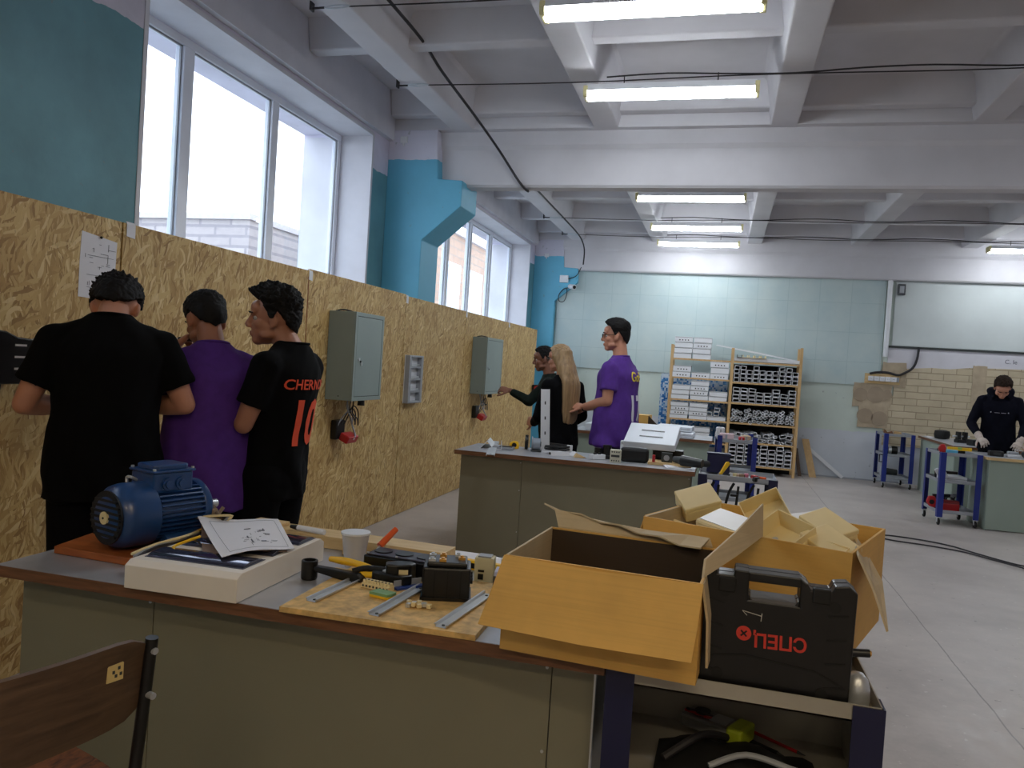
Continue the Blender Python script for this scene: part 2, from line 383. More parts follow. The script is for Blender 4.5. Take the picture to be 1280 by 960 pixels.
def S(name, b, m, par=None, bev=0, sm=False):
    o = b.done(name, m, par, bev=bev, sm=sm)
    if not par: o['kind'] = 'structure'
    return o
def dup(o, loc, rot=None, label=None):
    """a copy of a thing with copies of its parts and sub-parts"""
    def cp(a, par):
        c = a.copy(); COL.objects.link(c)
        if par: c.parent = par
        for ch in list(a.children): cp(ch, c)
        return c
    c = cp(o, None); c.location = loc
    if rot is not None: c.rotation_euler = rot if isinstance(rot, (tuple, list)) else (0, 0, rot)
    if label: c['label'] = label
    return c
def text(name, s, size, m, par, M, shear=0, depth=.0006, align='CENTER', sub=0, space=1.0, wrap=None, bold=0):
    cu = bpy.data.curves.new(name, 'FONT'); cu.body = s; cu.size = size; cu.align_x = align; cu.align_y = 'CENTER'; cu.extrude = depth; cu.shear = shear; cu.space_character = space
    cu.resolution_u = 3; cu.offset = bold * size
    t = bpy.data.objects.new(name, cu); COL.objects.link(t)
    me = bpy.data.meshes.new_from_object(t.evaluated_get(bpy.context.evaluated_depsgraph_get()))
    bpy.data.objects.remove(t); bpy.data.curves.remove(cu)
    if sub:
        bm = bmesh.new(); bm.from_mesh(me); bmesh.ops.triangulate(bm, faces=bm.faces[:])
        for _ in range(sub):
            es = [e for e in bm.edges if e.calc_length() > .012]
            if es: bmesh.ops.subdivide_edges(bm, edges=es, cuts=1, use_grid_fill=False); bmesh.ops.triangulate(bm, faces=bm.faces[:])
        bm.to_mesh(me); bm.free()
    me.transform(M)
    if wrap: wrap(me)
    me.name = name; me.materials.clear(); me.materials.append(m)
    o = bpy.data.objects.new(name, me); COL.objects.link(o); o.parent = par
    return o
# ================================================================ THE SETTING
YB, XR, YN = 12.7, 6.6, -4.0      # back wall, right wall, near wall
XW, XO = -3.1, -3.78               # inner and outer face of the window wall
S('floor', B().box(-3.78, YN - .2, -.12, XR + .2, YB + .3, 0), FLOOR)
S('ceiling', B().box(-3.78, YN - .2, 3.80, XR + .2, YB + .3, 3.95), CEIL)
# window wall: piers, apron, lintel band
w = B()
for a, b in ((YN - .2, .15), (2.2, 3.57)): w.box(XO, a, 0, XW, b, 3.8)
w.box(XO, 6.37, 0, XW, 7.6, 3.8); w.box(XO, 12.25, 0, XW, YB + .3, 3.8)
for a, b in ((.15, 2.2), (3.57, 6.37), (7.6, 12.25)): w.box(XO, a, 0, XW, b, 1.84); w.box(XO, a, 3.345, XW, b, 3.8)
S('wall_left', w, BLUE)
# white linings of the reveals and the fascia above the windows
for i, (a, b) in enumerate(((.15, 2.2), (3.57, 6.37), (7.6, 12.25))):
    l = B().box(-3.4, b - .012, 1.84, -3.096, b + .02, 3.345); l.box(-3.4, a - .02, 1.84, -3.096, a + .012, 3.345)
    l.box(-3.4, a, 3.33, -3.096, b, 3.36); l.box(-3.42, a, 1.835, -3.05, b, 1.86)
    l.box(-3.775, b - .006, 1.84, -3.46, b + .02, 3.32)
    S('trim_%d' % (i + 1), l, WHITEW)
f = B()
f.box(-3.1, YN, 3.38, -3.05, 6.7, 3.8); f.box(-3.1, 7.14, 3.38, -3.05, 12.58, 3.8)
S('trim_4', f, WHITEW)
def window(i, y0, y1, mulls, z0=1.86, z1=3.33):
    r = bpy.data.objects.new('window_%d' % i, None); COL.objects.link(r); r.location = (-3.43, y0, z0); r['kind'] = 'structure'
    L, H = y1 - y0, z1 - z0
    fr = B(); t = .055
    fr.box(-.03, 0, 0, .03, L, t); fr.box(-.03, 0, H - t, .03, L, H)
    for y in (0, L - t): fr.box(-.03, y, t, .03, y + t, H - t)
    for y, wd in mulls: fr.box(-.035, y - y0 - wd / 2, t, .035, y - y0 + wd / 2, H - t)
    fr.done('window_frame', PVC, r, bev=.006)
    ed = [t] + [v for y, wd in mulls for v in (y - y0 - wd / 2, y - y0 + wd / 2)] + [L - t]
    for a, b in zip(ed[::2], ed[1::2]):
        g = B().box(-.004, a, t, .004, b, H - t).done('pane', GLASS, r)
        sh = B()     # the thin dark gasket and inner bead round each pane
        for q in ((a, t, a + .012, H - t), (b - .012, t, b, H - t), (a, t, b, t + .012), (a, H - t - .012, b, H - t)): sh.box(.004, q[0], q[1], .016, q[2], q[3])
        sh.done('gasket', GREYDK if 0 else GREYP, g)
window(1, 3.58, 6.36, [(4.30, .10), (5.30, .09)])
window(2, 7.61, 12.24, [(8.5, .07), (9.25, .10), (10.13, .08), (11.08, .09)])
window(3, .16, 2.19, [(1.2, .09)])
# columns with haunches, main beams
def column(name, y0, y1, m):
    p = [(-3.1, 0), (-2.724, 0), (-2.724, 2.48), (-2.364, 2.79), (-2.364, 3.02), (-2.60, 3.035), (-2.63, 3.48), (-3.1, 3.48)]
    S(name, B().prism(p, 'y', y0, y1), m, bev=.008)
column('column_1', 6.7, 7.14, BLUECOL); column('column_2', 12.58, 12.75, BLUECOL); column('column_3', -.45, -.05, BLUECOL)
for i, (a, b) in enumerate(((6.82, 7.0), (12.6, 12.75), (.2, .38))):
    bm_ = B().prism([(a, 3.01), (a + .02, 2.99), (b - .02, 2.99), (b, 3.01), (b, 3.48), (a - .02, 3.48), (a - .02, 3.36), (a, 3.32)], 'x', -2.63, XR)
    S('beam_%d' % (i + 1), bm_, CEIL)
# the wall's upper blocks beside each column, where the slabs end
S('beam_4', B().box(-3.1, 6.72, 3.48, XR, 7.08, 3.82), CEIL); S('beam_5', B().box(-3.1, 12.58, 3.48, XR, 12.9, 3.82), CEIL)
k = 5
# ribbed slabs: long ribs between the beams, cross ribs between them
RX = (-2.40, -1.10, .35, 1.83, 3.31, 4.79, 6.2)
n = 0
for a, b in ((YN, .2), (.38, 6.8), (7.02, 12.6)):
    for x in RX:
        n += 1
        S('ceiling_rib_%d' % n, B().prism([(x - .105, 3.478), (x + .105, 3.478), (x + .16, 3.78), (x + .20, 3.81), (x - .20, 3.81), (x - .16, 3.78)], 'y', a, b), CEIL, bev=.01)
    for y in ((b - .14, 5.2, 3.6, 2.0, a + .14) if b > 6 and a < 6 else (a + .16, 8.5, 10.0, 11.4, b - .14) if a > 6 else (-.2, -2)):
        n += 1
        S('ceiling_rib_%d' % n, B().prism([(y - .06, 3.58), (y + .06, 3.58), (y + .11, 3.81), (y - .11, 3.81)], 'x', -3.05, XR), CEIL, bev=.012)
# other walls
S('wall_back', B().box(-3.78, YB, 0, XR + .2, YB + .3, 3.8), LAVENDER)
S('wall_right', B().box(XR, YN - .2, 0, XR + .2, YB, 3.8), WHITEW)
S('wall_near', B().box(-3.78, YN - .2, 0, XR, YN, 3.8), WHITEW)
# finishes on the back wall: tile field, mosaic strip, white panel, bare brick and patches
S('wall_back_tiles', B().box(-2.70, YB - .022, 1.42, 2.27, YB + .01, 3.0), TILE)
S('wall_back_mosaic', B().box(-.93, YB - .016, .30, .10, YB + .01, 1.42), MOSAIC)
S('wall_back_panel', B().box(2.40, YB - .02, 2.035, XR, YB + .01, 2.985), WALLPANEL)
S('trim_5', B().box(2.36, YB - .028, 2.0, XR, YB + .01, 2.03), GREYDK)
S('trim_6', B().box(-2.3, YB - .03, 2.992, XR, YB + .01, 3.005), GREYDK)
bk = B().prism([(2.36, .55), (2.36, 1.2), (2.47, 1.3), (2.47, 1.62), (2.6, 1.70), (2.95, 1.735), (3.2, 1.73), (3.45, 1.765), (3.9, 1.78), (XR, 1.80), (XR, .55)], 'y', YB - .02, YB + .01)
S('wall_back_brick', bk, BRICK)
S('wall_back_lining', B().box(2.36, YB - .012, 1.55, XR, YB + .01, 2.0), WHITEW)
pl = B()
def blob(x0, z0, x1, z1, d, rr=.03):
    pts = []; rs = random.Random(int(x0 * 100))
    for (ax, az), (bx, bz) in zip([(x0, z0), (x1, z0), (x1, z1), (x0, z1)], [(x1, z0), (x1, z1), (x0, z1), (x0, z0)]):
        for k in range(6):
            t = k / 6; pts.append((ax + (bx - ax) * t + rs.uniform(-rr, rr) * .25, az + (bz - az) * t + rs.uniform(-rr, rr) * .25))
    return pts
pl.prism(blob(2.30, 1.42, 2.62, 1.78, 0), 'y', YB - .0315, YB)
pl.prism(blob(1.92, 1.10, 2.44, 1.46, 0), 'y', YB - .0275, YB); pl.prism(blob(2.01, .80, 2.42, 1.12, 0), 'y', YB - .0295, YB)
pl.prism(blob(3.50, 1.2, 3.68, 1.80, 0, .02), 'y', YB - .034, YB)
S('wall_back_plaster', pl, PLASTER)
pd = B()     # round adhesive dabs on the bare patches
for x, z, r in ((2.02, 1.28, .10), (2.23, 1.29, .12), (2.38, 1.3, .07), (2.10, .97, .11), (2.3, .94, .11)):
    pd.cyl((x, YB - .034 - r * .03, z), (x, YB, z), r, n=22)
S('wall_back_dabs', pd, mat('adhesive_dab', (156, 140, 120), .9, var=.1))
S('trim_7', B().cyl((2.315, YB - .05, 1.86), (2.315, YB - .05, 3.0), .035), WHITEP, sm=True)
S('baseboard_back', B().box(-.6, YB - .02, 0, 2.7, YB, .02), GREYP)
S('trim_8', B().box(-2.72, 12.5, 1.46, -2.36, 12.62, 1.50), mat('blue_pipe_paint', (120, 186, 212), .5))
# outdoors: ground and the two brick blocks across the yard
S('ground', B().box(-60, -20, -1.3, -3.78, 80, -1.2), mat('yard_ground', (150, 150, 150), .9))
b1 = T('brick_building', 'pale brick building with a flat roof seen through the nearer window', 'building', (-24, 23, -1.2))
B().box(-9, 0, 0, 8.5, 8, 6.9).done('wall', OUTB, b1)
B().box(-9.1, -.12, 6.85, 8.6, 8.1, 7.05).done('parapet_cap', mat('parapet_sheet', (176, 172, 176), .6), b1)
B().box(-1.1, -.3, 6.9, -1.0, -.2, 7.4).done('roof_post', GREYP, b1)
b2 = T('brick_building', 'buff brick building with white framed windows seen through the farther window', 'building', (-9.2, 21, -1.2))
B().box(-1.6, 0, 0, 0, 18, 7.0).done('wall', OUTB2, b2)
B().box(-1.7, -.1, 6.95, .15, 18.1, 7.15).done('parapet_cap', MATS['parapet_sheet'], b2)
for zz in (1.2, 4.2):
    for j in range(6):
        y = 1.2 + j * 2.6
        fw = B().box(-.05, y, zz, .06, y + 1.5, zz + 1.75).done('window', PVC, b2)
        g = B().box(.02, y + .12, zz + .12, .07, y + .7, zz + 1.63); g.box(.02, y + .8, zz + .12, .07, y + 1.38, zz + 1.63)
        g.done('pane', mat('far_pane', (150, 166, 184), .15), fw)
# ---------------------------------------------------------------- fluorescent fixtures on their wires
DIFF = emit('fluorescent_diffuser', (244, 250, 255), TUBE)
DIFFW = emit('warm_fluorescent_diffuser', (255, 232, 194), REAR)
CAPM = mat('yellowed_end_cap', (222, 214, 160), .4, var=.04)
def fixture(x, y, z, label, m=DIFF):
    t = T('ceiling_light', label, 'ceiling light', (x, y, z), 0, 'fluorescent ceiling lights')
    h = .595
    B().prism([(-.07, -.005), (-.055, .042), (.055, .042), (.07, -.005)], 'x', -h + .02, h - .02).done('housing', WHITEP, t)
    B().prism([(-.068, 0), (-.06, -.036), (-.03, -.05), (.03, -.05), (.06, -.036), (.068, 0)], 'x', -h + .02, h - .02).done('diffuser', m, t)
    for s in (-1, 1): B().prism([(-.07, .03), (-.074, -.005), (-.062, -.046), (.062, -.046), (.074, -.005), (.07, .03)], 'x', s * (h - .03), s * h).done('end_cap', CAPM, t, bev=.004)
    for s in (-1, 1): B().cyl((s * .32, 0, .05), (s * .32, 0, .115), .004, n=6).done('hanger', CABLE, t)
    return t
FX = [(-.50, 4.25, 'largest and nearest ceiling light, at the top edge of the picture'), (-.48, 5.54, 'second nearest ceiling light, just in front of the big white beam'),
      (-.465, 8.84, 'first ceiling light behind the big white beam'), (-.455, 10.6, 'middle ceiling light of the three behind the big white beam'),
      (-.468, 11.9, 'farthest ceiling light of the row, nearest the tiled back wall'), (3.94, 11.9, 'ceiling light above the bare brick patch at the right edge')]
for x, y, lb in FX: fixture(x, y, 3.36, lb)
for y in (8.84, 5.54): fixture(3.97, y, 3.36, 'ceiling light of the second row, outside the right edge of the picture')
for x, y in ((.8, -.6), (2.4, -2.2), (-.6, -2.2)): fixture(x, y, 3.36, 'warm ceiling light hanging behind the camera', DIFFW)
# suspension wires from wall to wall and their turnbuckles
for y, lb in ((4.25, 'suspension wire carrying the nearest ceiling light'), (5.54, 'suspension wire carrying the light in front of the big beam'),
              (8.84, 'suspension wire carrying the first light behind the big beam'), (10.6, 'suspension wire carrying the middle far light'), (11.9, 'suspension wire carrying the farthest light')):
    t = T('suspension_wire', lb, 'wire', (-2.525, y, 3.455), 0, 'suspension wires under the ceiling')
    pts = [(.25 + i * .71, .006 * math.sin(i * 2.1), -.002 - .018 * math.sin(i * .9) ** 2) for i in range(13)]
    B().tube(pts, .0045, 5, 3).done('steel_wire', CABLE, t)
    a = B().box(0, -.02, -.015, .012, .02, .05); a.cyl((0, 0, 0), (.09, 0, 0), .007, n=8); a.done('anchor', CABLE, t)
    tb = B().tube([(.08, 0, 0), (.13, 0, .008), (.2, 0, .008), (.26, 0, 0)], .005, 6); tb.tube([(.08, 0, 0), (.13, 0, -.008), (.2, 0, -.008), (.26, 0, 0)], .005, 6); tb.done('turnbuckle', STEEL, t)
    pc = [(1.6 + i * .42, 0, .012 + .014 * math.sin(i * 1.7)) for i in range(17)]
    B().tube(pc, .0055, 6, 3).done('lamp_cable', CABLE, t)
c = B().tube([(-2.19, 3.7, 3.68), (-2.17, 4.45, 3.63), (-2.165, 5.1, 3.61), (-2.16, 5.54, 3.54), (-2.12, 6.2, 3.44), (-2.05, 6.72, 3.3), (-1.86, 6.79, 3.03), (-1.80, 6.9, 2.97), (-1.95, 7.2, 3.1), (-2.2, 8.4, 3.42), (-2.22, 9.6, 3.44), (-2.24, 10.8, 3.45), (-2.24, 11.9, 3.42), (-2.25, 12.4, 3.3), (-2.28, 12.55, 3.08)], .011, 6, 5)
tag(c.done('power_cable', CABLE, sm=True), 'dark cable running along the leftmost ceiling rib and down over the big beam', 'cable')
# ceiling-side oddments: junction box high on the nearer column
jb = T('junction_box', 'small white junction box at the top of the nearer blue column', 'junction box', (-2.95, 6.69, 3.39))
B().box(-.035, -.0, -.03, .035, .04, .03).done('body', WHITEP, jb, bev=.004); B().cyl((0, 0, -.03), (0, -.005, -.055), .01, n=10).done('cable_gland', WHITEP, jb)
jc = T('junction_box', 'small white junction box beside the far window reveal', 'junction box', (-2.9, 12.57, 3.22))
B().box(-.035, -.0, -.03, .035, .04, .03).done('body', WHITEP, jc, bev=.004); B().cyl((0, 0, -.03), (0, -.005, -.055), .01, n=10).done('cable_gland', WHITEP, jc)
# security camera on the farther column
sc_ = T('security_camera', 'white security camera with a looped lead on the farther blue column', 'camera', (-2.45, 12.58, 2.72))
B().cyl((-.02, 0, 0), (-.02, -.05, 0), .035, n=16).done('mount', WHITEP, sc_, sm=True)
B().cyl((-.02, -.05, 0), (.07, -.15, -.02), .038, .042, n=18).done('body', WHITEP, sc_, sm=True)
B().cyl((.07, -.15, -.02), (.076, -.157, -.022), .028, n=16).done('lens', BLACK, sc_)
B().tube([(-.03, -.02, -.02), (-.12, -.02, -.04), (-.2, -.02, -.14), (-.19, -.02, -.24), (-.11, -.02, -.24), (-.07, -.02, -.12), (-.08, -.02, -.02)], .007, 6, 5).done('lead', CABLE, sc_)
jb2 = T('junction_box', 'white junction box above the security camera', 'junction box', (-2.58, 12.58, 2.84))
B().box(-.07, -.05, -.06, .07, 0, .06).done('body', WHITEP, jb2, bev=.008); B().box(-.055, -.055, -.045, .055, -.05, .045).done('lid', WHITEP, jb2, bev=.003)
B().tube([(.07, -.02, 0), (.2, -.02, .06), (.27, -.02, .2)], .007, 6, 5).done('lead', CABLE, jb2)
jb3 = T('wall_box', 'small dark grey box at the top left corner of the white wall panel', 'junction box', (2.47, YB - .02, 2.86))
B().box(-.05, -.06, -.08, .05, 0, .08).done('body', mat('dark_grey_plastic', (70, 72, 76), .5), jb3, bev=.006); B().box(-.03, -.064, -.05, .03, -.06, .05).done('cover', GREYP, jb3)
# socket board on the back wall and its black cable
so = T('socket_board', 'wooden board carrying a row of white sockets on the back wall', 'socket', (2.30, YB - .022, 1.53))
B().box(-.24, -.025, -.075, .24, 0, .075).done('backboard', LWOOD, so, bev=.003)
for i in range(5):
    x = -.16 + i * .078
    q = B().box(x - .036, -.06, -.035, x + .036, -.025, .035).done('socket', WHITEP, so, bev=.006)
    e = B()
    for dx in (-.01, .01): e.cyl((x + dx, -.063, 0), (x + dx, -.058, 0), .004, n=8)
    e.done('pin_holes', GREYDK, q)
q = B().box(.19, -.06, -.035, .225, -.025, .035).done('switch', GREYP, so, bev=.004)
cb = B().tube([(2.76, YB - .045, 2.03), (2.75, YB - .045, 1.86), (2.70, YB - .05, 1.72), (2.58, YB - .06, 1.63), (2.5, YB - .06, 1.60), (2.36, YB - .06, 1.63), (2.22, YB - .06, 1.625), (2.12, YB - .06, 1.60)], .017, 8, 5)
tag(cb.done('power_cable', CABLE, sm=True), 'thick black cable dropping down the back wall to the socket board', 'cable')
wr = B().box(3.70, YB - .023, 1.845, 3.76, YB - .011, 1.855)
gt = T('wall_writing', 'faint pencil writing on the white plaster above the bare brick', 'writing', (3.98, YB - .013, 1.88))
text('lettering', 'C. le', .085, INK, gt, Matrix.Rotation(PI / 2, 4, 'X'), depth=.001)
wr.bm.free()
# skirting planks leaning by the rack
for i, (x0, z0, x1, z1, t_, lb) in enumerate(((1.24, .55, 1.36, .0, .10, 'short pine board leaning on the back wall beside the trunking rack'), (1.14, .40, 1.20, 0, .05, 'narrow dark board leaning between the rack and the pine board'))):
    o = B().faces([(x0, YB - .06, z0), (x0 + t_, YB - .06, z0), (x1 + t_, YB - .26, 0), (x1, YB - .26, 0), (x0, YB - .03, z0), (x0 + t_, YB - .03, z0), (x1 + t_, YB - .23, .0), (x1, YB - .23, 0)],
                  [(0, 1, 2, 3), (4, 7, 6, 5), (0, 4, 5, 1), (1, 5, 6, 2), (2, 6, 7, 3), (3, 7, 4, 0)]).done('board', [PINE, DKWOOD][i])
    tag(o, lb, 'board')
o = B().prism([(1.30, .42), (1.33, .46), (1.86, .035), (1.83, 0)], 'y', YB - .09, YB - .05).done('trunking_length', WHITEP)
tag(o, 'long white strip sloping down to the floor along the back wall', 'strip')
o = B().tube([(2.47, 7.2, .012), (2.3, 7.42, .012), (2.15, 7.62, .012), (1.9, 7.75, .012), (1.62, 7.82, .012), (1.50, 7.93, .012), (1.62, 8.06, .012), (1.9, 8.0, .012), (2.1, 7.86, .012), (2.22, 7.66, .012), (2.42, 7.36, .012), (2.55, 7.25, .012), (2.62, 7.1, .012), (2.5, 7.0, .012), (2.46, 7.12, .012), (2.56, 7.3, .02), (2.66, 7.16, .012), (2.8, 6.9, .012)], .007, 6, 6).done('floor_cable', CABLE, sm=True)
tag(o, 'thin dark cable lying in a loop on the concrete floor', 'cable')
# ================================================================ PEOPLE
def fuse(b, vox, it=3):
    """one continuous skin round all the volumes in b"""
    me = b.mesh('tmp', [SKIN]); o = bpy.data.objects.new('tmp', me); COL.objects.link(o)
    r = o.modifiers.new('r', 'REMESH'); r.mode = 'VOXEL'; r.voxel_size = vox
    s = o.modifiers.new('s', 'SMOOTH'); s.factor = .5; s.iterations = it
    me2 = bpy.data.meshes.new_from_object(o.evaluated_get(bpy.context.evaluated_depsgraph_get()))
    bpy.data.objects.remove(o); bpy.data.meshes.remove(me)
    me2.materials.clear(); me2.shade_smooth(); return me2
def put(name, me, m, par):
    me.name = name; me.materials.append(m)
    o = bpy.data.objects.new(name, me); COL.objects.link(o); o.parent = par; return o
def loft(b, rings, M, n=28, sub=5):
    P = []
    for i in range(len(rings) - 1):
        a, q, c, d = rings[max(i - 1, 0)], rings[i], rings[i + 1], rings[min(i + 2, len(rings) - 1)]
        for k in range(sub):
            t = k / sub; P.append([.5 * (2 * q[j] + (c[j] - a[j]) * t + (2 * a[j] - 5 * q[j] + 4 * c[j] - d[j]) * t * t + (3 * q[j] - a[j] - 3 * c[j] + d[j]) * t ** 3) for j in range(5)])
    P.append(list(rings[-1]))
    vs = [(p[3] + p[1] * math.cos(2 * PI * i / n), p[4] + p[2] * math.sin(2 * PI * i / n), p[0]) for p in P for i in range(n)]
    k = len(P)
    fs = [(j * n + i, j * n + (i + 1) % n, (j + 1) * n + (i + 1) % n, (j + 1) * n + i) for j in range(k - 1) for i in range(n)]
    fs += [tuple(range(n - 1, -1, -1)), tuple(range((k - 1) * n, k * n))]
    b.faces(vs, fs, M)
def cap(b, p, q, r1, r2, ends=(1, 1)):
    b.cyl(p, q, r1, r2, n=18)
    if ends[0]: b.ell(p, r1 * .995)
    if ends[1]: b.ell(q, r2 * .995)
def hand(b, w, d, n, side, s, curl=(.5, .7, .5), thumb=.5, k=1.0):
    """palm, four fingers of different lengths, thumb from the side of the palm; n = where the palm faces"""
    d = d.normalized(); n = (n - d * n.dot(d)).normalized(); u = d.cross(n) * side   # u = thumb side
    Mx = Matrix((u, n, d)).transposed().to_4x4(); Mx.translation = w
    s = s * k
    loft(b, [(-.01 * s, .025 * s, .019 * s, 0, 0), (.02 * s, .031 * s, .018 * s, .002 * s, 0), (.055 * s, .040 * s, .016 * s, 0, 0), (.088 * s, .041 * s, .0125 * s, 0, 0), (.098 * s, .036 * s, .008 * s, 0, 0)], Mx, 16, 3)
    for off, L, sp in ((.0315, .070, .10), (.0105, .079, .03), (-.0105, .074, -.04), (-.031, .058, -.13)):
        p = w + d * .09 * s + u * off * s; a = 0; r = .0088 * s
        for f, c in zip((.45, .31, .24), curl):
            a += c; dr = (d * math.cos(a) + n * math.sin(a) + u * sp).normalized(); q = p + dr * L * f * s
            cap(b, p, q, r, r * .9); p = q; r *= .9
    p = w + d * .024 * s + u * .027 * s; r = .0125 * s; a = .75
    for L, da in ((.042, 0), (.034, -.35 * thumb), (.028, -.4 * thumb)):
        a += da; dr = (u * math.sin(a) + d * math.cos(a) + n * .45 * thumb).normalized(); q = p + dr * L * s
        cap(b, p, q, r, r * .86); p = q; r *= .86
def head(b, M, s, ear=True):
    def e(c, r, rot=None): b.ell([x * s for x in c], [x * s for x in (r if isinstance(r, tuple) else (r, r, r))], M, 20, 14, rot)
    e((0, -.012, .032), (.075, .094, .087)); e((0, .026, -.035), (.060, .062, .074)); e((0, .060, -.086), (.030, .028, .025))
    e((0, .045, -.055), (.048, .040, .045)); e((0, .078, .030), (.052, .014, .011)); e((0, .06, .05), (.058, .03, .035))
    for x in (-1, 1):
        e((x * .041, .050, -.020), (.022, .026, .022)); e((x * .048, .02, -.065), (.018, .035, .02))
        if ear:
            e((x * .077, -.010, -.004), (.011, .018, .031), Matrix.Rotation(x * .35, 4, 'Z')); e((x * .073, -.002, -.024), (.010, .011, .014))
    b.cyl(M @ V((0, .082 * s, .022 * s)), M @ V((0, .106 * s, -.022 * s)), .008 * s, .0125 * s); e((0, .103, -.024), (.012, .012, .010))
    for x in (-1, 1): e((x * .011, .098, -.028), (.008, .010, .008))
    e((0, .088, -.053), (.022, .010, .0055)); e((0, .086, -.064), (.020, .011, .0065))
LINE = ((0, .60), (38, .56), (58, .40), (70, -.05), (78, -.35), (88, -.32), (100, .02), (114, -.30), (135, -.68), (180, -.86))
def hair_mesh(M, s, top=.028, side=.010, messy=.006, seed=1, line=LINE, front=0):
    bm = bmesh.new(); bmesh.ops.create_icosphere(bm, subdivisions=6, radius=1)
    rr0 = (.076 * s, .095 * s, .088 * s); rr1 = (.078 * s, .097 * s, .128 * s); c0 = V((0, -.012 * s, .032 * s))
    for v in bm.verts:
        d = v.co.normalized(); az = math.degrees(math.atan2(abs(d.x), d.y))
        for (a0, z0), (a1, z1) in zip(line, line[1:]):
            if a0 <= az <= a1: thr = z0 + (z1 - z0) * (az - a0) / (a1 - a0); break
        thr += .05 * noise.noise(d * 5 + V((seed, 0, 0)))
        cov = min(1, max(0, (d.z - thr) / .09)); cov = cov * cov * (3 - 2 * cov)
        t = min(1, max(0, (d.z + .05) / .7)); t = t * t * (3 - 2 * t)
        th = side + (top - side) * t + front * max(0, d.y) * t
        n = noise.noise(V((d.x * 9, d.y * 4, d.z * 9 + seed))) + .6 * noise.noise(V((d.x * 26, d.y * 9 + seed, d.z * 26)))
        R0 = 1 / math.sqrt(sum((d[i] / rr0[i]) ** 2 for i in range(3)))
        R1 = 1 / math.sqrt(sum((d[i] / rr1[i]) ** 2 for i in range(3))) if d.z < 0 else R0
        v.co = M @ (c0 + d * (R0 - .016 * s + cov * (R1 - R0 + th * s + .016 * s + n * messy * s * (.4 + t))))
    me = bpy.data.meshes.new('hair'); bm.to_mesh(me); bm.free(); me.shade_smooth(); return me
def person(label, loc, th, H, lean=0, head_rot=(0, 0, 0), L=None, Rr=None, shirt=TBLACK, trousers=TROUS, skin=SKIN, sleeve='short', girth=1.0, legs=(0, 0),
           hairm=HAIR, hairkw=None, collar=None, vox=.0048, gloves=None, lettering=None, side_lean=0, waist=1.0, hem=.80, hood=False, neck=(0, 0), cat='person', wrk=1.0):
    s = H / 1.75
    root = T('person', label, cat, loc, rad(th)); root['label'] = label
    Tl = Matrix.Translation((0, 0, .92 * s)) @ Matrix.Rotation(rad(side_lean), 4, 'Y') @ Matrix.Rotation(-rad(lean), 4, 'X') @ Matrix.Translation((0, 0, -.92 * s))
    sc = Matrix.Scale(s, 4); Tt = Tl @ sc
    yaw, pitch, roll = head_rot
    Mh = Tl @ Matrix.Translation((0, (.002 + neck[0]) * s, (1.495 - neck[1]) * s)) @ Matrix.Rotation(rad(yaw), 4, 'Z') @ Matrix.Rotation(-rad(pitch), 4, 'X') @ Matrix.Rotation(rad(roll), 4, 'Y') @ Matrix.Translation((0, .03 * s, .135 * s))
    b = B()
    head(b, Mh, s)
    cap(b, Mh @ V((0, -.03 * s, -.045 * s)), Tl @ V((0, -.012 * s, 1.43 * s)), .053 * s, .060 * s)
    g = girth
    loft(b, [(.84, .15, .10, 0, 0), (.95, .16, .11, 0, 0), (1.08, .138 * g, .095 * g, 0, 0), (1.22, .15 * g, .105 * g, 0, 0), (1.34, .165 * g, .108 * g, 0, 0), (1.40, .142, .082, 0, 0), (1.44, .085, .06, 0, -.005), (1.48, .05, .05, 0, -.008)], Tt)
    sh = [Tt @ V((x * .168 * (1 + (g - 1) * .5), -.005, 1.372)) for x in (-1, 1)]
    arms = []
    for i, a in enumerate((L, Rr)):
        el, wr, dr, pn, curl = a
        el, wr = V(el) * s, V(wr) * s
        arms.append((sh[i], el, wr))
        cap(b, sh[i], sh[i].lerp(el, .5), .056 * s, .047 * s); cap(b, sh[i].lerp(el, .5), el, .047 * s, .039 * s)
        cap(b, el, el.lerp(wr, .35), .039 * s, .041 * s); cap(b, el.lerp(wr, .35), wr, .041 * s, .026 * s)
        hand(b, wr, V(dr), V(pn), -1 if i else 1, s, curl)
    hips = [V((x * .09 * s, 0, .90 * s)) for x in (-1, 1)]
    feet = []
    for i, h in enumerate(hips):
        x = -1 if i == 0 else 1
        an = V((x * .11 * s, legs[i] * s, .085 * s)); kn = h.lerp(an, .5) + V((0, .03 * s, 0)); feet.append((h, kn, an))
        cap(b, h, kn, .08 * s, .052 * s); cap(b, kn, kn.lerp(an, .35), .052 * s, .053 * s); cap(b, kn.lerp(an, .35), an, .053 * s, .037 * s); b.ell(an + V((0, .05 * s, -.045 * s)), (.035 * s, .09 * s, .03 * s))
    put('body', fuse(b, vox), skin, root)
    # shirt
    q = B()
    R_ = [(hem, .182 * g * waist, .128 * g * waist, 0, 0), (.93, .178 * g * waist, .124 * g * waist, 0, 0), (1.08, .166 * g * waist, .118 * g * waist, 0, 0), (1.22, .174 * g, .125 * g, 0, 0), (1.33, .186 * g, .126 * g, 0, -.004), (1.395, .165 * g, .106, 0, -.008), (1.445, .112, .082, 0, -.010), (1.482, .068, .066, 0, -.010)]
    loft(q, R_, Tt, 36, 6)
    for p, el, wr in arms:
        q.ell(p, .067 * s); cap(q, p + V((0, 0, .004 * s)), Tt @ V((0, -.008, 1.425)), .058 * s, .062 * s)
        if sleeve == 'short': q.cyl(p, p.lerp(el, .68), .066 * s, .070 * s, n=20)
        else: cap(q, p, el, .064 * s, .055 * s); cap(q, el, el.lerp(wr, .92), .056 * s, .038 * s, (1, 0))
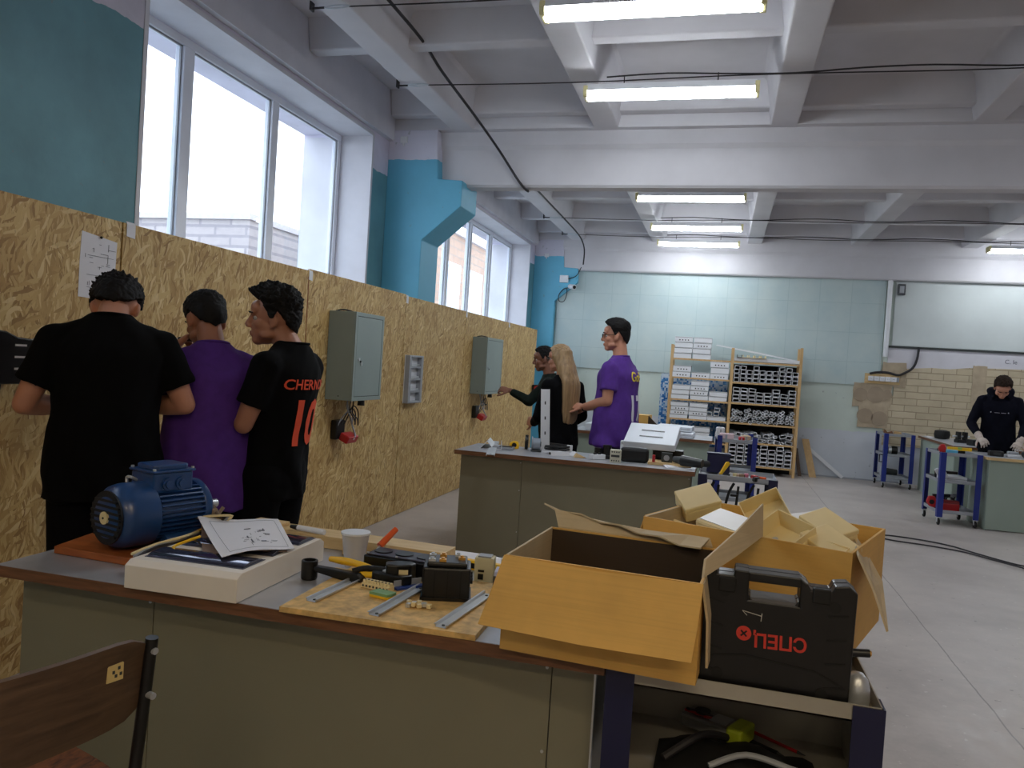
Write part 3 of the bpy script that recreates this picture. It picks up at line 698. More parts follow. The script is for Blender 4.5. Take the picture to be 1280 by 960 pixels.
    if hood:
        hb = [(.19 * math.cos(a), .0, 0) for a in (0,)]
        q.tube([Tt @ V(c) for c in ((-.05, .085, 1.43), (-.095, .02, 1.485), (-.088, -.065, 1.488), (0, -.095, 1.475), (.088, -.065, 1.488), (.095, .02, 1.485), (.05, .085, 1.43))], .043 * s, 12, 4)
    me = fuse(q, .0085, 4)
    nrm = [v.normal.copy() for v in me.vertices]
    for v, n in zip(me.vertices, nrm):
        c = v.co
        f = .006 * noise.noise(V((c.x * 11 + c.z * 5, c.y * 11, c.z * 4 - c.x * 3))) + .0035 * noise.noise(V((c.x * 26 - c.z * 12, c.y * 26, c.z * 10)))
        fold = max(0, 1.25 * s - c.z) / .4
        f += .007 * fold * math.sin((c.x * 38 + c.z * 16 + 3 * noise.noise(c * 6)))
        v.co = c + n * f * s * wrk
    me.update()
    st = put('shirt' if sleeve == 'short' else 'jacket' if not hood else 'hooded_top', me, shirt, root)
    # neckband
    q = B(); q.tube([Tt @ V((.067 * math.cos(a), -.010 + .065 * math.sin(a), 1.476 - .006 * math.sin(a))) for a in [2 * PI * i / 16 for i in range(17)]], .006 * s, 8, 2)
    o = q.done('neckband', collar or shirt, st, sm=True)
    # trousers and shoes
    q = B()
    loft(q, [(.80, .155, .115, 0, 0), (.90, .168, .122, 0, 0), (1.0, .15, .105, 0, 0)], Tt, 30, 4)
    for h, kn, an in feet: cap(q, h, kn, .098 * s, .070 * s); cap(q, kn, an + V((0, 0, .02 * s)), .070 * s, .058 * s, (1, 0))
    put('trousers', fuse(q, .010, 3), trousers, root)
    for h, kn, an in feet:
        q = B(); q.ell((an.x, an.y + .055 * s, .042 * s), (.047 * s, .135 * s, .050 * s)); q.box(an.x - .043 * s, an.y - .07 * s, 0, an.x + .043 * s, an.y + .175 * s, .022 * s)
        put('shoe', fuse(q, .008, 2), BLACKM, root)
    put('hair', hair_mesh(Mh, s, **(hairkw or {})), hairm, root)
    for x in (-1, 1):
        q = B().ell(Mh @ V((x * .030 * s, .0655 * s, .006 * s)), .0118 * s, None, 14, 10)
        ey = q.done('eye', mat('eye_white', (226, 220, 214), .2, var=.02), root, sm=True)
        B().ell(Mh @ V((x * .030 * s, .0742 * s, .006 * s)), (.0062 * s, .0048 * s, .0062 * s), None, 12, 8).done('iris', mat('dark_iris', (38, 26, 20), .15), ey, sm=True)
        q = B().tube([Mh @ V((x * t * s, (.094 - .25 * (t - .03) ** 2 * 30 - (.012 if t > .045 else 0)) * s, (.030 + (.004 if .025 < t < .045 else 0)) * s)) for t in (.014, .028, .042, .054)], .0028 * s, 6, 3)
        q.done('eyebrow', hairm, root, sm=True)
    if gloves:
        for p, el, wr in arms:
            i = 0 if p is arms[0][0] else 1; a = (L, Rr)[i]; q = B()
            hand(q, wr, V(a[2]), V(a[3]), -1 if i else 1, s * 1.10, a[4]); cap(q, wr, wr.lerp(el, .22), .036 * s, .042 * s)
            put('work_glove', fuse(q, .006, 2), gloves, root)
    if lettering:
        bv = BVHTree.FromPolygons([v.co.copy() for v in me.vertices], [tuple(p.vertices) for p in me.polygons])
        for nm, tx, size, x, z, m, sx, face in lettering:
            def wrap(tm, face=face):
                zs = [v.co.y for v in tm.vertices]; mid = (min(zs) + max(zs)) / 2
                for v in tm.vertices:
                    d = v.co.y - mid; h = bv.ray_cast(V((v.co.x, -1.5 * face, v.co.z)), V((0, face, 0)))
                    if h[0]: v.co.y = h[0].y - face * (.0022 + (.001 if d < 0 else 0))
            Mt = Matrix.Translation((x * s, -.5, z * s)) @ Matrix.Rotation(PI / 2, 4, 'X') @ Matrix.Scale(sx, 4, (1, 0, 0))
            if face < 0: Mt = Matrix.Rotation(PI, 4, 'Z') @ Mt
            text(nm, tx, size * s, m, st, Mt, sub=4, depth=.0008, wrap=wrap, bold=.012 if nm == 'name_print' else .03 if nm == 'number_print' else 0)
    root['hm'] = 0; del root['hm']
    return root, Mh, s, arms
def glasses(root, Mh, s, m=None):
    b = B()
    for x in (-1, 1):
        pts = [Mh @ V(((x * .032 + .020 * math.cos(a)) * s, (.100 - .003 * math.cos(a) * x) * s, (.008 + .015 * math.sin(a)) * s)) for a in [2 * PI * i / 14 for i in range(15)]]
        b.tube(pts, .0022 * s, 6, 1); b.tube([Mh @ V((x * .052 * s, .097 * s, .012 * s)), Mh @ V((x * .076 * s, .06 * s, .012 * s)), Mh @ V((x * .082 * s, -.005 * s, .010 * s))], .002 * s, 6, 2)
    b.tube([Mh @ V((-.012 * s, .102 * s, .012 * s)), Mh @ V((.012 * s, .102 * s, .012 * s))], .002 * s, 6, 1)
    g = b.done('glasses', m or BLACK, root, sm=True)
    l = B()
    for x in (-1, 1): l.cyl(Mh @ V((x * .032 * s, .0995 * s, .008 * s)), Mh @ V((x * .032 * s, .1005 * s, .008 * s)), .018 * s, n=18)
    l.done('lens', GLASS, g)
ORL = mat('orange_print', (226, 78, 40), .6, var=.04); YLL = mat('yellow_print', (232, 206, 60), .6, var=.04); WHL = mat('white_print', (206, 204, 214), .6, var=.04)
REL = (.35, .45, .35); FIST = (.9, 1.2, .9); GRIP = (.7, .9, .6)

p1, M1, s1, a1 = person('person in a plain black t-shirt seen from behind, head bent, before the pinned sheet', (-2.20, 2.43, 0), 42, 1.76, lean=3, neck=(.03, .05), head_rot=(-6, 46, 0),
    L=((-.265, .03, 1.14), (-.12, .26, 1.12), (.5, .8, .1), (.4, -.3, -.8), GRIP), Rr=((.268, .02, 1.155), (.10, .24, 1.13), (-.5, .8, .1), (-.4, -.3, -.8), GRIP),
    shirt=TBLACK, girth=1.06, waist=1.06, hairkw=dict(top=.026, side=.016, messy=.012, seed=3), skin=SKIN)
p2, M2, s2, a2 = person('person in a plain purple t-shirt seen from behind, standing between the two in black', (-2.02, 2.80, 0), 46, 1.67, lean=5, neck=(.02, .03), head_rot=(14, 20, 0),
    L=((-.25, .10, 1.24), (-.135, .21, 1.44), (.5, .5, .5), (.7, .0, -.6), FIST), Rr=((.225, .12, 1.13), (.02, .33, 1.16), (-.7, .7, .1), (-.3, -.5, -.8), GRIP),
    shirt=TPURP, girth=1.10, waist=1.05, hem=.76, hairkw=dict(top=.022, side=.010, messy=.004, seed=5), skin=SKIN2)
p3, M3, s3, a3 = person('person in a black t-shirt with orange lettering and number, head in profile', (-1.82, 2.98, 0), 89, 1.70, lean=-5, neck=(.05, .06), head_rot=(30, 8, 0),
    L=((-.205, .03, 1.12), (.04, .20, 1.16), (.9, .2, .1), (0, -1, 0), REL), Rr=((.205, .05, 1.13), (-.02, .23, 1.12), (-.9, .2, .1), (0, -1, 0), REL),
    shirt=TBLACK, girth=.98, hairkw=dict(top=.040, side=.018, messy=.014, seed=8, front=.012), skin=SKIN2,
    lettering=[('name_print', 'CHERNOV', .062, 0, 1.295, ORL, 1.0, 1), ('number_print', '10', .27, 0, 1.12, ORL, .8, 1)])
B().tube([(.060 * math.cos(a) * s3, (-.012 + .060 * math.sin(a)) * s3 + .045, (1.505 - .02 * math.sin(a)) * s3) for a in [2 * PI * i / 18 for i in range(19)]], .0025, 6, 2).done('neck_cord', BLACK, p3, sm=True)
p4, M4, s4, a4 = person('tall person in profile, purple t-shirt with yellow lettering on the back, glasses', (-.80, 6.30, 0), 74, 1.80, lean=0, head_rot=(22, 4, 0),
    L=((-.225, -.02, 1.13), (-.10, .24, 1.06), (.1, .95, .08), (.5, -.2, -.8), REL), Rr=((.215, .02, 1.13), (.04, .27, 1.05), (-.35, .9, .1), (-.6, -.2, -.6), REL),
    shirt=TPURP, girth=1.20, waist=1.14, hem=.78, hairkw=dict(top=.030, side=.008, messy=.003, seed=11, front=.008), skin=SKIN,
    lettering=[('name_print', 'GoE', .105, 0, 1.32, YLL, .9, 1), ('number_print', '17', .27, 0, 1.07, WHL, .75, 1)])
glasses(p4, M4, s4)
B().tube([(a4[0][2] + V((.031 * math.cos(a), -.012, .031 * math.sin(a)))) for a in [2 * PI * i / 14 for i in range(15)]], .006, 6, 1).done('wristband', BLACKM, p4, sm=True)
p5, M5, s5, a5 = person('person with long blond hair and black clothes seen from behind at the far worktop', (-1.25, 6.34, 0), 48, 1.58, lean=2, head_rot=(26, 6, 0),
    L=((-.235, .02, 1.10), (-.17, .20, 1.02), (.05, .95, .15), (.9, .1, -.1), FIST), Rr=((.235, .0, 1.11), (.16, .20, 1.0), (-.1, 1, -.1), (-.9, 0, -.1), REL),
    shirt=TBLACK, sleeve='long', girth=.98, hem=.84, hairm=BLOND, hairkw=dict(top=.022, side=.018, messy=.003, seed=2), skin=SKIN)
glasses(p5, M5, s5)
hb = B()
RG = [(.11, .05, .05), (.085, .082, .085), (.03, .096, .098), (-.05, .102, .085), (-.13, .108, .066), (-.22, .112, .052), (-.34, .112, .046), (-.46, .104, .038), (-.56, .080, .024), (-.58, .05, .012)]
loft(hb, [(z * s5, rx * s5, ry * s5, 0, (-.035 if z > 0 else max(-.165, -.055 + z * .48)) * s5) for z, rx, ry in RG][::-1], Matrix.Translation(M5.translation) @ Matrix.Rotation(rad(14), 4, 'Z'), 60, 9)
hm = hb.mesh('long_hair', []); hm.shade_smooth()
for v, n in zip(hm.vertices, [v.normal.copy() for v in hm.vertices]):
    c = v.co; v.co = c + n * (.006 * noise.noise(V((c.x * 55, c.y * 55, c.z * 4))) + .004 * noise.noise(V((c.x * 130, c.y * 130, c.z * 6))))
put('long_hair', hm, BLOND, p5)
p6, M6, s6, a6 = person('person in a dark green top pointing at the chipboard wall behind the long blond hair', (-1.46, 6.95, 0), 98, 1.58, lean=6, head_rot=(4, 6, 0),
    L=((-.19, .22, 1.20), (-.14, .42, 1.29), (.05, 1, .12), (.6, 0, -.7), (.75, 1.1, .8)), Rr=((.22, -.05, 1.12), (.22, .05, .90), (0, .2, -1), (-.9, 0, -.1), REL),
    shirt=TGREEN, sleeve='long', girth=1.0, hairkw=dict(top=.020, side=.012, messy=.004, seed=14), skin=SKIND)
p7, M7, s7, a7 = person('person in a dark hooded top and pale gloves bent over the right bench', (3.06, 10.02, 0), 166, 1.70, lean=9, head_rot=(4, 42, 0), neck=(.02, .02),
    L=((-.27, .10, 1.10), (-.20, .33, .92), (.25, .9, -.25), (.4, .2, -.9), GRIP), Rr=((.275, .10, 1.10), (.18, .34, .94), (-.35, .9, -.3), (-.4, .2, -.9), GRIP),
    shirt=TNAVY, sleeve='long', hood=True, girth=1.06, hairm=HAIRB, hairkw=dict(top=.026, side=.014, messy=.006, seed=9), skin=SKIN, gloves=GLOVE,
    lettering=[('chest_print', '•  — — •', .05, 0, 1.24, WHL, 1.0, -1)])
# the thin screwdriver in the raised hand
sd = T('screwdriver', 'thin dark screwdriver held level by the person in the plain purple t-shirt', 'screwdriver', p2.matrix_basis @ (a2[0][2] + V((.045, .055, .045))), rad(20))
B().cyl((-.02, 0, 0), (.075, 0, 0), .009, .008, n=10).done('handle', BLACK, sd, sm=True); B().cyl((-.02, 0, 0), (-.10, 0, 0), .003, n=8).done('shaft', STEEL, sd)
# ================================================================ CHIPBOARD PARTITION AND WHAT HANGS ON IT
ys = (1.33, 3.03, 4.72, 6.39, 8.05, 9.81, 11.44)
plb = ('chipboard panel at the far left with the pinned sheet and black switchgear box', 'chipboard panel behind the persons in the purple and orange lettered t-shirts', 'chipboard panel carrying the nearer and larger looking grey cabinet',
       'chipboard panel carrying the light grey slotted frame', 'chipboard panel carrying the farther grey cabinet', 'last chipboard panel, at the far end next to the far blue column')
for i in range(6):
    a, b = ys[i] + .006, ys[i + 1] - .006
    t = T('chipboard_partition', plb[i], 'panel', (-2.72, a, 0), 0, 'chipboard panels along the window wall'); t['kind'] = 'thing'
    B().box(0, 0, .004, .013, b - a, 1.94 + (.012 if i == 2 else 0)).done('sheet', OSB, t)
    st = B()
    for y in ((.05, (b - a) / 2, b - a - .05) if i != 3 else (.05, .9, b - a - .05)): st.box(-.05, y - .025, 0, 0, y + .025, 1.9)
    st.box(-.05, .08 if i != 3 else .93, 1.82, 0, b - a - .08, 1.87); st.done('stud', PINE, t)
    if i == 2: B().box(-.004, -.008, .55, .0125, -.001, 1.90).done('edge_strip', mat('reddish_joint_strip', (138, 70, 36), .7), t)
for i, (y, n_) in enumerate(((3.075, 'largest white tape patch, at the top of the joint by the pinned sheet'), (4.735, 'white tape patch at the top of the joint behind the lettered black t-shirt'), (6.41, 'white tape patch at the top of the joint after the nearer grey cabinet'), (8.07, 'white tape patch at the top of the joint before the farther grey cabinet'), (9.83, 'white tape patch at the top of the joint after the farther grey cabinet'))):
    w_ = .055 if i == 0 else .045
    o = B().sheet([[(0, -w_ * .4, -.055), (0, w_ * .6, -.06)], [(0, -w_ * .4, 0), (0, w_ * .6, 0)], [(-.006, -w_ * .4, .014), (-.006, w_ * .6, .012)]], .0015).done('tape_patch', WHITEP if i else PAPER, loc=(-2.7045, y, 1.935))
    tag(o, n_, 'tape', 'white tape patches on the panel joints')
def pinned(name, label, loc, pts, marks):
    t = T(name, label, 'paper', loc); B().sheet(pts, .0012).done('sheet', PAPER, t)
    if marks:
        q = B()
        for y0, z0, y1, z1 in marks: q.box(.0028, y0, z0, .0034, y1, z1)
        q.done('drawing', INK, t)
    return t
rs = random.Random(4)
mk = []
for k in range(22):
    y = rs.uniform(.02, .17); z = rs.uniform(.03, .26)
    mk.append((y, z, y + rs.uniform(.008, .05), z + .0018) if k % 2 else (y, z, y + .0018, z + rs.uniform(.008, .04)))
for z in (.10, .185): mk.append((.04, z, .19, z + .0016))
pp = pinned('pinned_drawing', 'white sheet with a faint circuit drawing pinned above the bent head', (-2.7065, 2.79, 1.575), [[(0, 0, 0), (.002, .2, -.005)], [(.0, 0, .15), (.0015, .205, .14)], [(0, .005, .285), (.0, .21, .265)]], mk)
B().ell((.006, .11, .272), .006).done('push_pin', BLACK, pp, sm=True)
pinned('pinned_sheet', 'small white sheet low on the panel between the two nearest persons', (-2.7065, 3.06, 1.02), [[(0, 0, 0), (0, .21, 0)], [(0, 0, .30), (0, .21, .30)]], None)
# black switchgear box at the left edge
sg = T('switchgear_box', 'black switchgear box with three pale labels at the left edge', 'switchgear', (-2.706, 2.18, 1.205))
B().prism([(0, 0), (.285, 0), (.30, .02), (.30, .15), (.285, .175), (.22, .18), (.17, .20), (.10, .205), (.04, .19), (0, .175)], 'x', 0, .115).done('housing', BLACK, sg, bev=.006)
for k, z in enumerate((.055, .10, .145)): B().box(.1155, .205, z, .118, .255, z + .008).done('label_strip', PAPER, sg)
B().cyl((.055, .30, .10), (.055, .355, .10), .03, .026, n=18).done('cable_gland', BLACKM, sg, sm=True)
B().cyl((.055, .355, .10), (.055, .385, .10), .033, n=18).done('gland_nut', BLACK, sg, sm=True)
B().tube([(.03, .22, 0), (.025, .21, -.08), (.02, .18, -.17)], .008, 8, 4).done('lead', CABLE, sg, sm=True)
B().tube([(.03, .345, .16), (.05, .355, .175), (.035, .375, .17), (.045, .39, .155)], .006, 6, 4).done('wire_ends', STEEL, sg, sm=True)
def cabinet(label, y0, y1, z0, z1, d):
    t = T('wall_cabinet', label, 'cabinet', (-2.706, y0, z0), 0, 'grey steel cabinets on the chipboard wall'); w, h = y1 - y0, z1 - z0
    B().box(0, 0, 0, d - .012, w, h).done('body', GREYMET, t, bev=.004)
    B().box(d - .014, .006, .006, d - .008, w - .006, h - .006).done('seal', GREYDK, t)
    fr = B(); e = .028
    for q in ((0, 0, w, e), (0, h - e, w, h), (0, e, e, h - e), (w - e, e, w, h - e)): fr.box(d - .012, q[0], q[1], d, q[2], q[3])
    fr.done('front_frame', GREYMET, t, bev=.002)
    do = B().box(d - .010, e + .004, e + .004, d - .001, w - e - .004, h - e - .004).done('door', GREYMET, t, bev=.002)
    lk = B().cyl((d - .001, e + .04, h * .47), (d + .010, e + .04, h * .47), .011, n=14); lk.done('lock', STEEL, do, sm=True)
    B().cyl((d, e + .075, h * .445), (d + .006, e + .075, h * .445), .007, n=10).done('key_hole', BLACK, do); B().box(d + .008, e + .068, h * .40, d + .011, e + .085, h * .44).done('key', STEEL, do)
    B().cyl((d * .5, .012, .03), (d * .5, -.002, .03), .005, n=8).done('rivet', GREYDK, t)
    B().tube([(.02, w * .12, h), (.06, w * .16, h + .014), (.10, w * .24, h + .010), (.12, w * .3, h)], .006, 6, 4).done('top_lead', CABLE, t, sm=True)
    g = B().cyl((d * .5, w * .78, -.05), (d * .5, w * .78, 0), .028, .024, n=16); g.done('cable_gland', BLACK, t, sm=True)
    for k in range(3):
        a = w * (.42 + .1 * k)
        pts = [(d * .4, a, .0), (d * .42, a - .02, -.06 - .02 * k), (d * .5, a + .03, -.15), (d * .4, a + .09, -.18 - .01 * k), (d * .35, a + .10, -.10), (d * .3, a + .03, -.10 + .02 * k), (.05, a - .06, -.18), (.03, w * .36, -.25)]
        B().tube(pts, .0045, 6, 6).done('lead', CABLE if k else GREYP, t, sm=True)
    return t
cabinet('grey steel wall cabinet nearest the persons in the lettered t-shirts, larger of two in view', 5.025, 5.50, 1.07, 1.70, .212)
cabinet('grey steel wall cabinet farther along, left of the outstretched arm', 8.345, 8.99, 1.045, 1.683, .175)
for y, z, lb in ((5.14, .745, 'black wall socket with a red plug below the nearer grey cabinet'), (8.46, .735, 'black wall socket with a red plug below the farther grey cabinet')):
    t = T('wall_socket', lb, 'socket', (-2.706, y, z), 0, 'black wall sockets with red plugs')
    B().box(0, 0, .03, .05, .13, .17).done('body', BLACK, t, bev=.008)
    B().prism([(.05, .03), (.115, .0), (.14, .05), (.07, .085)], 'y', .03, .19).done('plug', RED, t, bev=.008)
    B().tube([(.13, .11, .03), (.13, .14, .06), (.08, .19, .12), (.04, .2, .22), (.03, .18, .30)], .006, 6, 5).done('lead', GREYP, t, sm=True)
t = T('slotted_frame', 'light grey plastic frame with four open compartments on the chipboard wall', 'frame', (-2.706, 6.44, .995))
B().box(0, 0, 0, .006, .33, .43).done('back_plate', WHITEP, t)
f = B()
for q in ((0, 0, .05, .43), (.28, 0, .33, .43), (.05, 0, .28, .02), (.05, .41, .28, .43)): f.box(.004, q[0], q[1], .05, q[2], q[3])
f.done('rim', GREYP, t, bev=.005)
for z in (.105, .215, .325): B().box(.006, .05, z - .01, .045, .28, z + .01).done('divider', GREYP, t, bev=.002)
for z in (.12, .23, .34): B().box(.03, .06, z, .036, .27, z + .012).done('rail', STEEL, t)
t = T('wall_socket', 'dark red socket on the end edge of the last chipboard panel', 'socket', (-2.70, 11.30, 1.02)); B().box(0, 0, 0, .16, .10, .10).done('body', BLACK, t, bev=.01); B().cyl((.08, -.004, .05), (.08, -.05, .05), .04, n=14).done('plug', RED, t, sm=True)

# ================================================================ WORKBENCHES
def bench(label, x0, y0, x1, y1, seams, top=TOPG, edge=EDGE, base=OLIVE, ov=.07, ox=.03, h=.759, rz=0):
    w, d = x1 - x0, y1 - y0
    t = T('workbench', label, 'workbench', (x0, y0, 0), rz)
    wt = B().box(.003, .003, h - .03, w - .003, d - .003, h).done('worktop', top, t)
    e = B(); e.box(0, 0, h - .031, w, .004, h - .001); e.box(0, d - .004, h - .031, w, d, h - .001); e.box(0, .004, h - .031, .004, d - .004, h - .001); e.box(w - .004, .004, h - .031, w, d - .004, h - .001)
    e.done('edge_band', edge, wt)
    xs = [ox] + [s - x0 for s in seams] + [w - ox]
    for a, b in zip(xs, xs[1:]): B().box(a + .0015, ov, .012, b - .0015, ov + .018, h - .03).done('front_panel', base, t)
    for x in (ox, w - ox - .018): B().box(x, ov + .02, 0, x + .018, d - .04, h - .03).done('side_panel', base, t)
    B().box(ox + .03, d - .06, .30, w - ox - .03, d - .045, h - .03).done('back_panel', base, t)
    sc = B()
    for a in xs[1:-1]:
        for z in (h - .06, .2, .5): sc.cyl((a - .012, ov - .002, z), (a - .012, ov + .002, z), .004, n=8)
    if len(xs) > 2: sc.done('screws', STEEL, t)
    return t
WB1 = bench('nearest workbench with a rust brown edge, under the motor and the chipboard base', -1.90, 1.715, -.205, 2.475, (-1.432, -.335))
B().box(1.66, .072, .012, 1.668, .09, .72).done('end_strip', STEEL, WB1)
WB2 = bench('long workbench in the middle, with grey metal strips on its left end', -1.83, 5.37, -.128, 5.95, (-1.335, -.155))
WB3 = bench('workbench behind the person in the purple lettered t-shirt, with white casings on it', -1.48, 8.12, -.05, 8.74, (-.50,), base=OLIVEL)
WB4 = bench('workbench with a light wood edge at the right edge of the picture', 2.69, 9.03, 4.6, 9.72, (3.6,), edge=LWOOD, base=OLIVEL, ov=.03)
WB5 = bench('workbench along the brick wall, behind the blue trolley with red tools', 2.74, 10.45, 3.5, 12.2, (), base=OLIVEL, ov=.05)

# ================================================================ TOOL TROLLEYS
def trolley(label, loc, rz, L=.53, Wd=.33, H=.765, trays=(.13, .45, .735), post=BLUEP, tray=GREYP, pw=.055, group='blue tool trolleys', casters=True):
    """L along y, Wd along x, origin at the middle of the footprint"""
    t = T('tool_trolley', label, 'trolley', loc, rz, group)
    for sx in (-1, 1):
        for sy in (-1, 1):
            x, y = sx * Wd / 2, sy * L / 2
            p = B().prism([(x, y), (x - sx * pw, y), (x - sx * pw, y - sy * .004), (x - sx * .004, y - sy * .004), (x - sx * .004, y - sy * pw), (x, y - sy * pw)], 'z', .085 if casters else 0, H).done('post', post, t)
            bb = B()
            for z in trays:
                for k in (.014, pw - .014): bb.cyl((x - sx * k, y - sy * -.0035, z + .014), (x - sx * k, y + sy * .0035, z + .014), .006, n=8)
                bb.cyl((x - sx * -.0035, y - sy * .02, z + .014), (x + sx * .0035, y - sy * .02, z + .014), .006, n=8)
            bb.done('bolts', STEEL, p)
            if casters:
                c = B().box(x - sx * .045, y - sy * .045, .078, x - sx * .002, y - sy * .002, .086)
                c.box(x - sx * .04, y - sy * .036, .03, x - sx * .036, y - sy * .008, .08); c.box(x - sx * .012, y - sy * .036, .03, x - sx * .008, y - sy * .008, .08)
                cc = c.done('caster', STEEL, t)
                B().cyl((x - sx * .034, y - sy * .022, .036), (x - sx * .014, y - sy * .022, .036), .036, n=18).done('wheel', BLACKM, cc, bev=.004)
    for z in trays:
        q = B(); a, b = Wd / 2 - .005, L / 2 - .005
        q.box(-a, -b, z - .004, a, b, z)
        for r_ in ((-a, -b, a, -b + .003), (-a, b - .003, a, b), (-a, -b, -a + .003, b), (a - .003, -b, a, b)): q.box(r_[0], r_[1], z - .004, r_[2], r_[3], z + .032)
        q.done('tray', tray, t)
    return t
TRN = trolley('dark blue tool trolley at the front, carrying the cardboard boxes and the black case', (.082, 1.925, 0), PI / 2, .565, .43, .752, (.13, .48, .722), NAVY, STEELD, .062, 'dark blue tool trolleys')
dt = B()      # the deep walls of the front trolley's middle tray (its long side runs across the picture)
for q in ((-.205, -.275, .205, -.271), (.201, -.271, .205, .271), (-.205, .271, .205, .275)): dt.box(q[0], q[1], .51, q[2], q[3], .655)
dt.done('tray_wall', STEELD, TRN)
TRM = trolley('dark blue tool trolley at the right end of the middle workbench', (.15, 5.70, 0), PI / 2, .52, .40, .735, (.13, .42, .705), NAVY, GREYP, .06, 'dark blue tool trolleys')
TRB = trolley('blue tool trolley in front of the trunking rack', (.19, 8.72, 0), .04, .58, .40, .80, (.13, .42, .735), BLUEP, GREYP, .05)
TRR = trolley('blue tool trolley with red tools on its lowest tray beside the right bench', (2.46, 9.36, 0), .05, .53, .40)
TRF = trolley('blue tool trolley standing against the back wall below the socket board', (2.45, 12.24, 0), .05, .52, .40)
B().tube([(-.17, -.22, .36), (-.24, -.22, .36), (-.24, -.22, .46), (-.17, -.22, .46)], .009, 8, 1).done('push_handle', BLACK, TRF)

# ================================================================ TRUNKING RACK AND WHITE CARTONS
rk = T('storage_rack', 'tall pine framed rack holding white cartons and ends of cable trunking', 'rack', (0, 12.08, 0))
for x, h in ((-.745, 1.86), (.14, 1.85), (1.10, 1.90)):
    for y in (0, .40): B().box(x - .02, y, 0, x + .02, y + .035, h).done('upright', PINE, rk)
for x0, x1, zs in ((-.725, .12, (1.655, 1.372, 1.043, .751, .42)), (.16, 1.08, (1.655, 1.35, 1.045, .752, .47, .13))):
    for z in zs:
        s_ = B().box(x0, .004, z - .016, x1, .43, z).done('shelf', DKWOOD, rk); B().box(x0, -.004, z - .024, x1, .004, z + .002).done('front_lath', PINE, s_)
B().box(.16, .425, .0, 1.08, .432, 1.62).done('shade_board', BLACKM, rk)  # black sheet added as the shade behind the open trunking ends
SH = {1.655: 'on top of the rack', 1.372: 'on the second shelf', 1.043: 'on the third shelf', .751: 'on the fourth shelf', .42: 'on the lowest shelf'}
CN = ('left', 'middle', 'right'); ON = ('lowest', 'second', 'third', 'fourth', 'fifth')
protoc = {}
def carton(x, z, h, dots, label, w=.262):
    key = (round(h, 3), dots, w)
    if key in protoc: o = dup(protoc[key], (x, 12.075, z), 0, label); return
    t = T('carton', label, 'carton', (x, 12.075, z), 0, 'white cartons on the rack')
    B().box(0, 0, 0, w, .30, h - .004).done('box', WHITEP, t, bev=.002)
    B().box(.002, -.0015, h - .014, w - .002, .001, h - .009).done('lid_gap', GREYDK, t)
    if dots:
        q = B()
        for k in range(4): q.cyl((w * .28 + k * w * .16, -.002, h * .35), (w * .28 + k * w * .16, .001, h * .35), .0095, n=12)
        q.done('punch_marks', BLACK, t)
    protoc[key] = t
stk = {1.655: ((3, (0, 0, 0, 1)), (3, (0, 0, 1, 0))), 1.372: ((2, (1, 1)), (1, (1,)), (3, (1, 0, 1))), 1.043: ((3, (0, 0, 0)), (4, (0, 1, 1, 0)), (2, (0, 0))), .751: ((4, (0, 1, 1, 0)), (4, (0, 1, 0, 0)), (1, (0,))), .42: ((3, (0, 1, 1)), (3, (0, 0, 0)))}
for z0, cols in stk.items():
    for ci, (n_, dots) in enumerate(cols):
        hh = .082 if z0 > 1.5 else .088 if z0 > 1.3 else .072 if z0 > 1 else .062 if z0 > .7 else .074
        for k in range(len(dots)):
            x = -.715 + ci * .275 + ((k * 37 + ci * 13) % 5 - 2) * .003
            if z0 == .42 and ci == 1: x += .06
            carton(x, z0 + .001 + k * hh, hh, dots[k], 'white carton %s, %s stack, %s from the shelf' % (SH[z0], CN[ci], ON[k]))
def channel(w, h, L, name='trunking_length'):
    b = B(); t_ = .0065
    b.prism([(0, 0), (w, 0), (w, h), (w - t_, h), (w - t_, t_), (t_, t_), (t_, h - t_), (w - .0, h - t_), (w - .0, h), (0, h)], 'y', 0, L)
    return b.mesh(name, [WHITEP])
TR = [channel(.098, .052, .40), channel(.078, .058, .40), channel(.050, .036, .40), channel(.098, .058, .40)]
rt = random.Random(21)
def chan(me, x, z, rot, w, label, group, y=None):
    o = bpy.data.objects.new('trunking_length', me); COL.objects.link(o); o.location = (x, (12.075 + rt.uniform(-.02, .012)) if y is None else y, z); o.rotation_euler = (0, rot, 0); tag(o, label, 'trunking', group)
for z0, mi, nx, nz, cw, ch_, jit, lb in ((1.352, 1, 10, 4, .091, .062, .12, 'pale trunking length among the rows on the topmost full rack shelf'), (1.047, 0, 8, 4, .112, .056, .10, 'pale trunking length among the rows on the second rack shelf'),
                                    (.754, 2, 15, 4, .0595, .048, .9, 'small pale trunking length in the jumble on the third rack shelf'), (.132, 3, 8, 5, .112, .061, .10, 'pale trunking length in the rows on the lowest rack shelf')):
    for r_ in range(nz):
        for c_ in range(nx):
            if r_ >= nz - 1 and rt.random() < .35: continue
            j = jit if (r_ >= nz - 2 or jit > .5) else .02
            chan(TR[mi], .175 + c_ * cw + rt.uniform(0, .006), z0 + .003 + r_ * ch_ + (.012 if jit > .5 else 0), rt.uniform(-j, j), 0, lb, lb.replace('pale trunking length', 'trunking lengths'))
lb = 'pale trunking length lying crosswise in the loose heap above the lowest rack shelf'
for k in range(20):
    o = bpy.data.objects.new('trunking_length', TR[k % 3]); COL.objects.link(o)
    o.location = (.26 + (k % 10) * .078, 12.09 + rt.uniform(-.01, .02), .476 + (k // 10) * .075); o.rotation_euler = (rt.uniform(0, .10), rt.uniform(-.3, .3), rt.uniform(-.35, .55)); tag(o, lb, 'trunking', 'loose heap of trunking on the rack')
lb = 'pale trunking length beside the cartons in the left half of the rack'
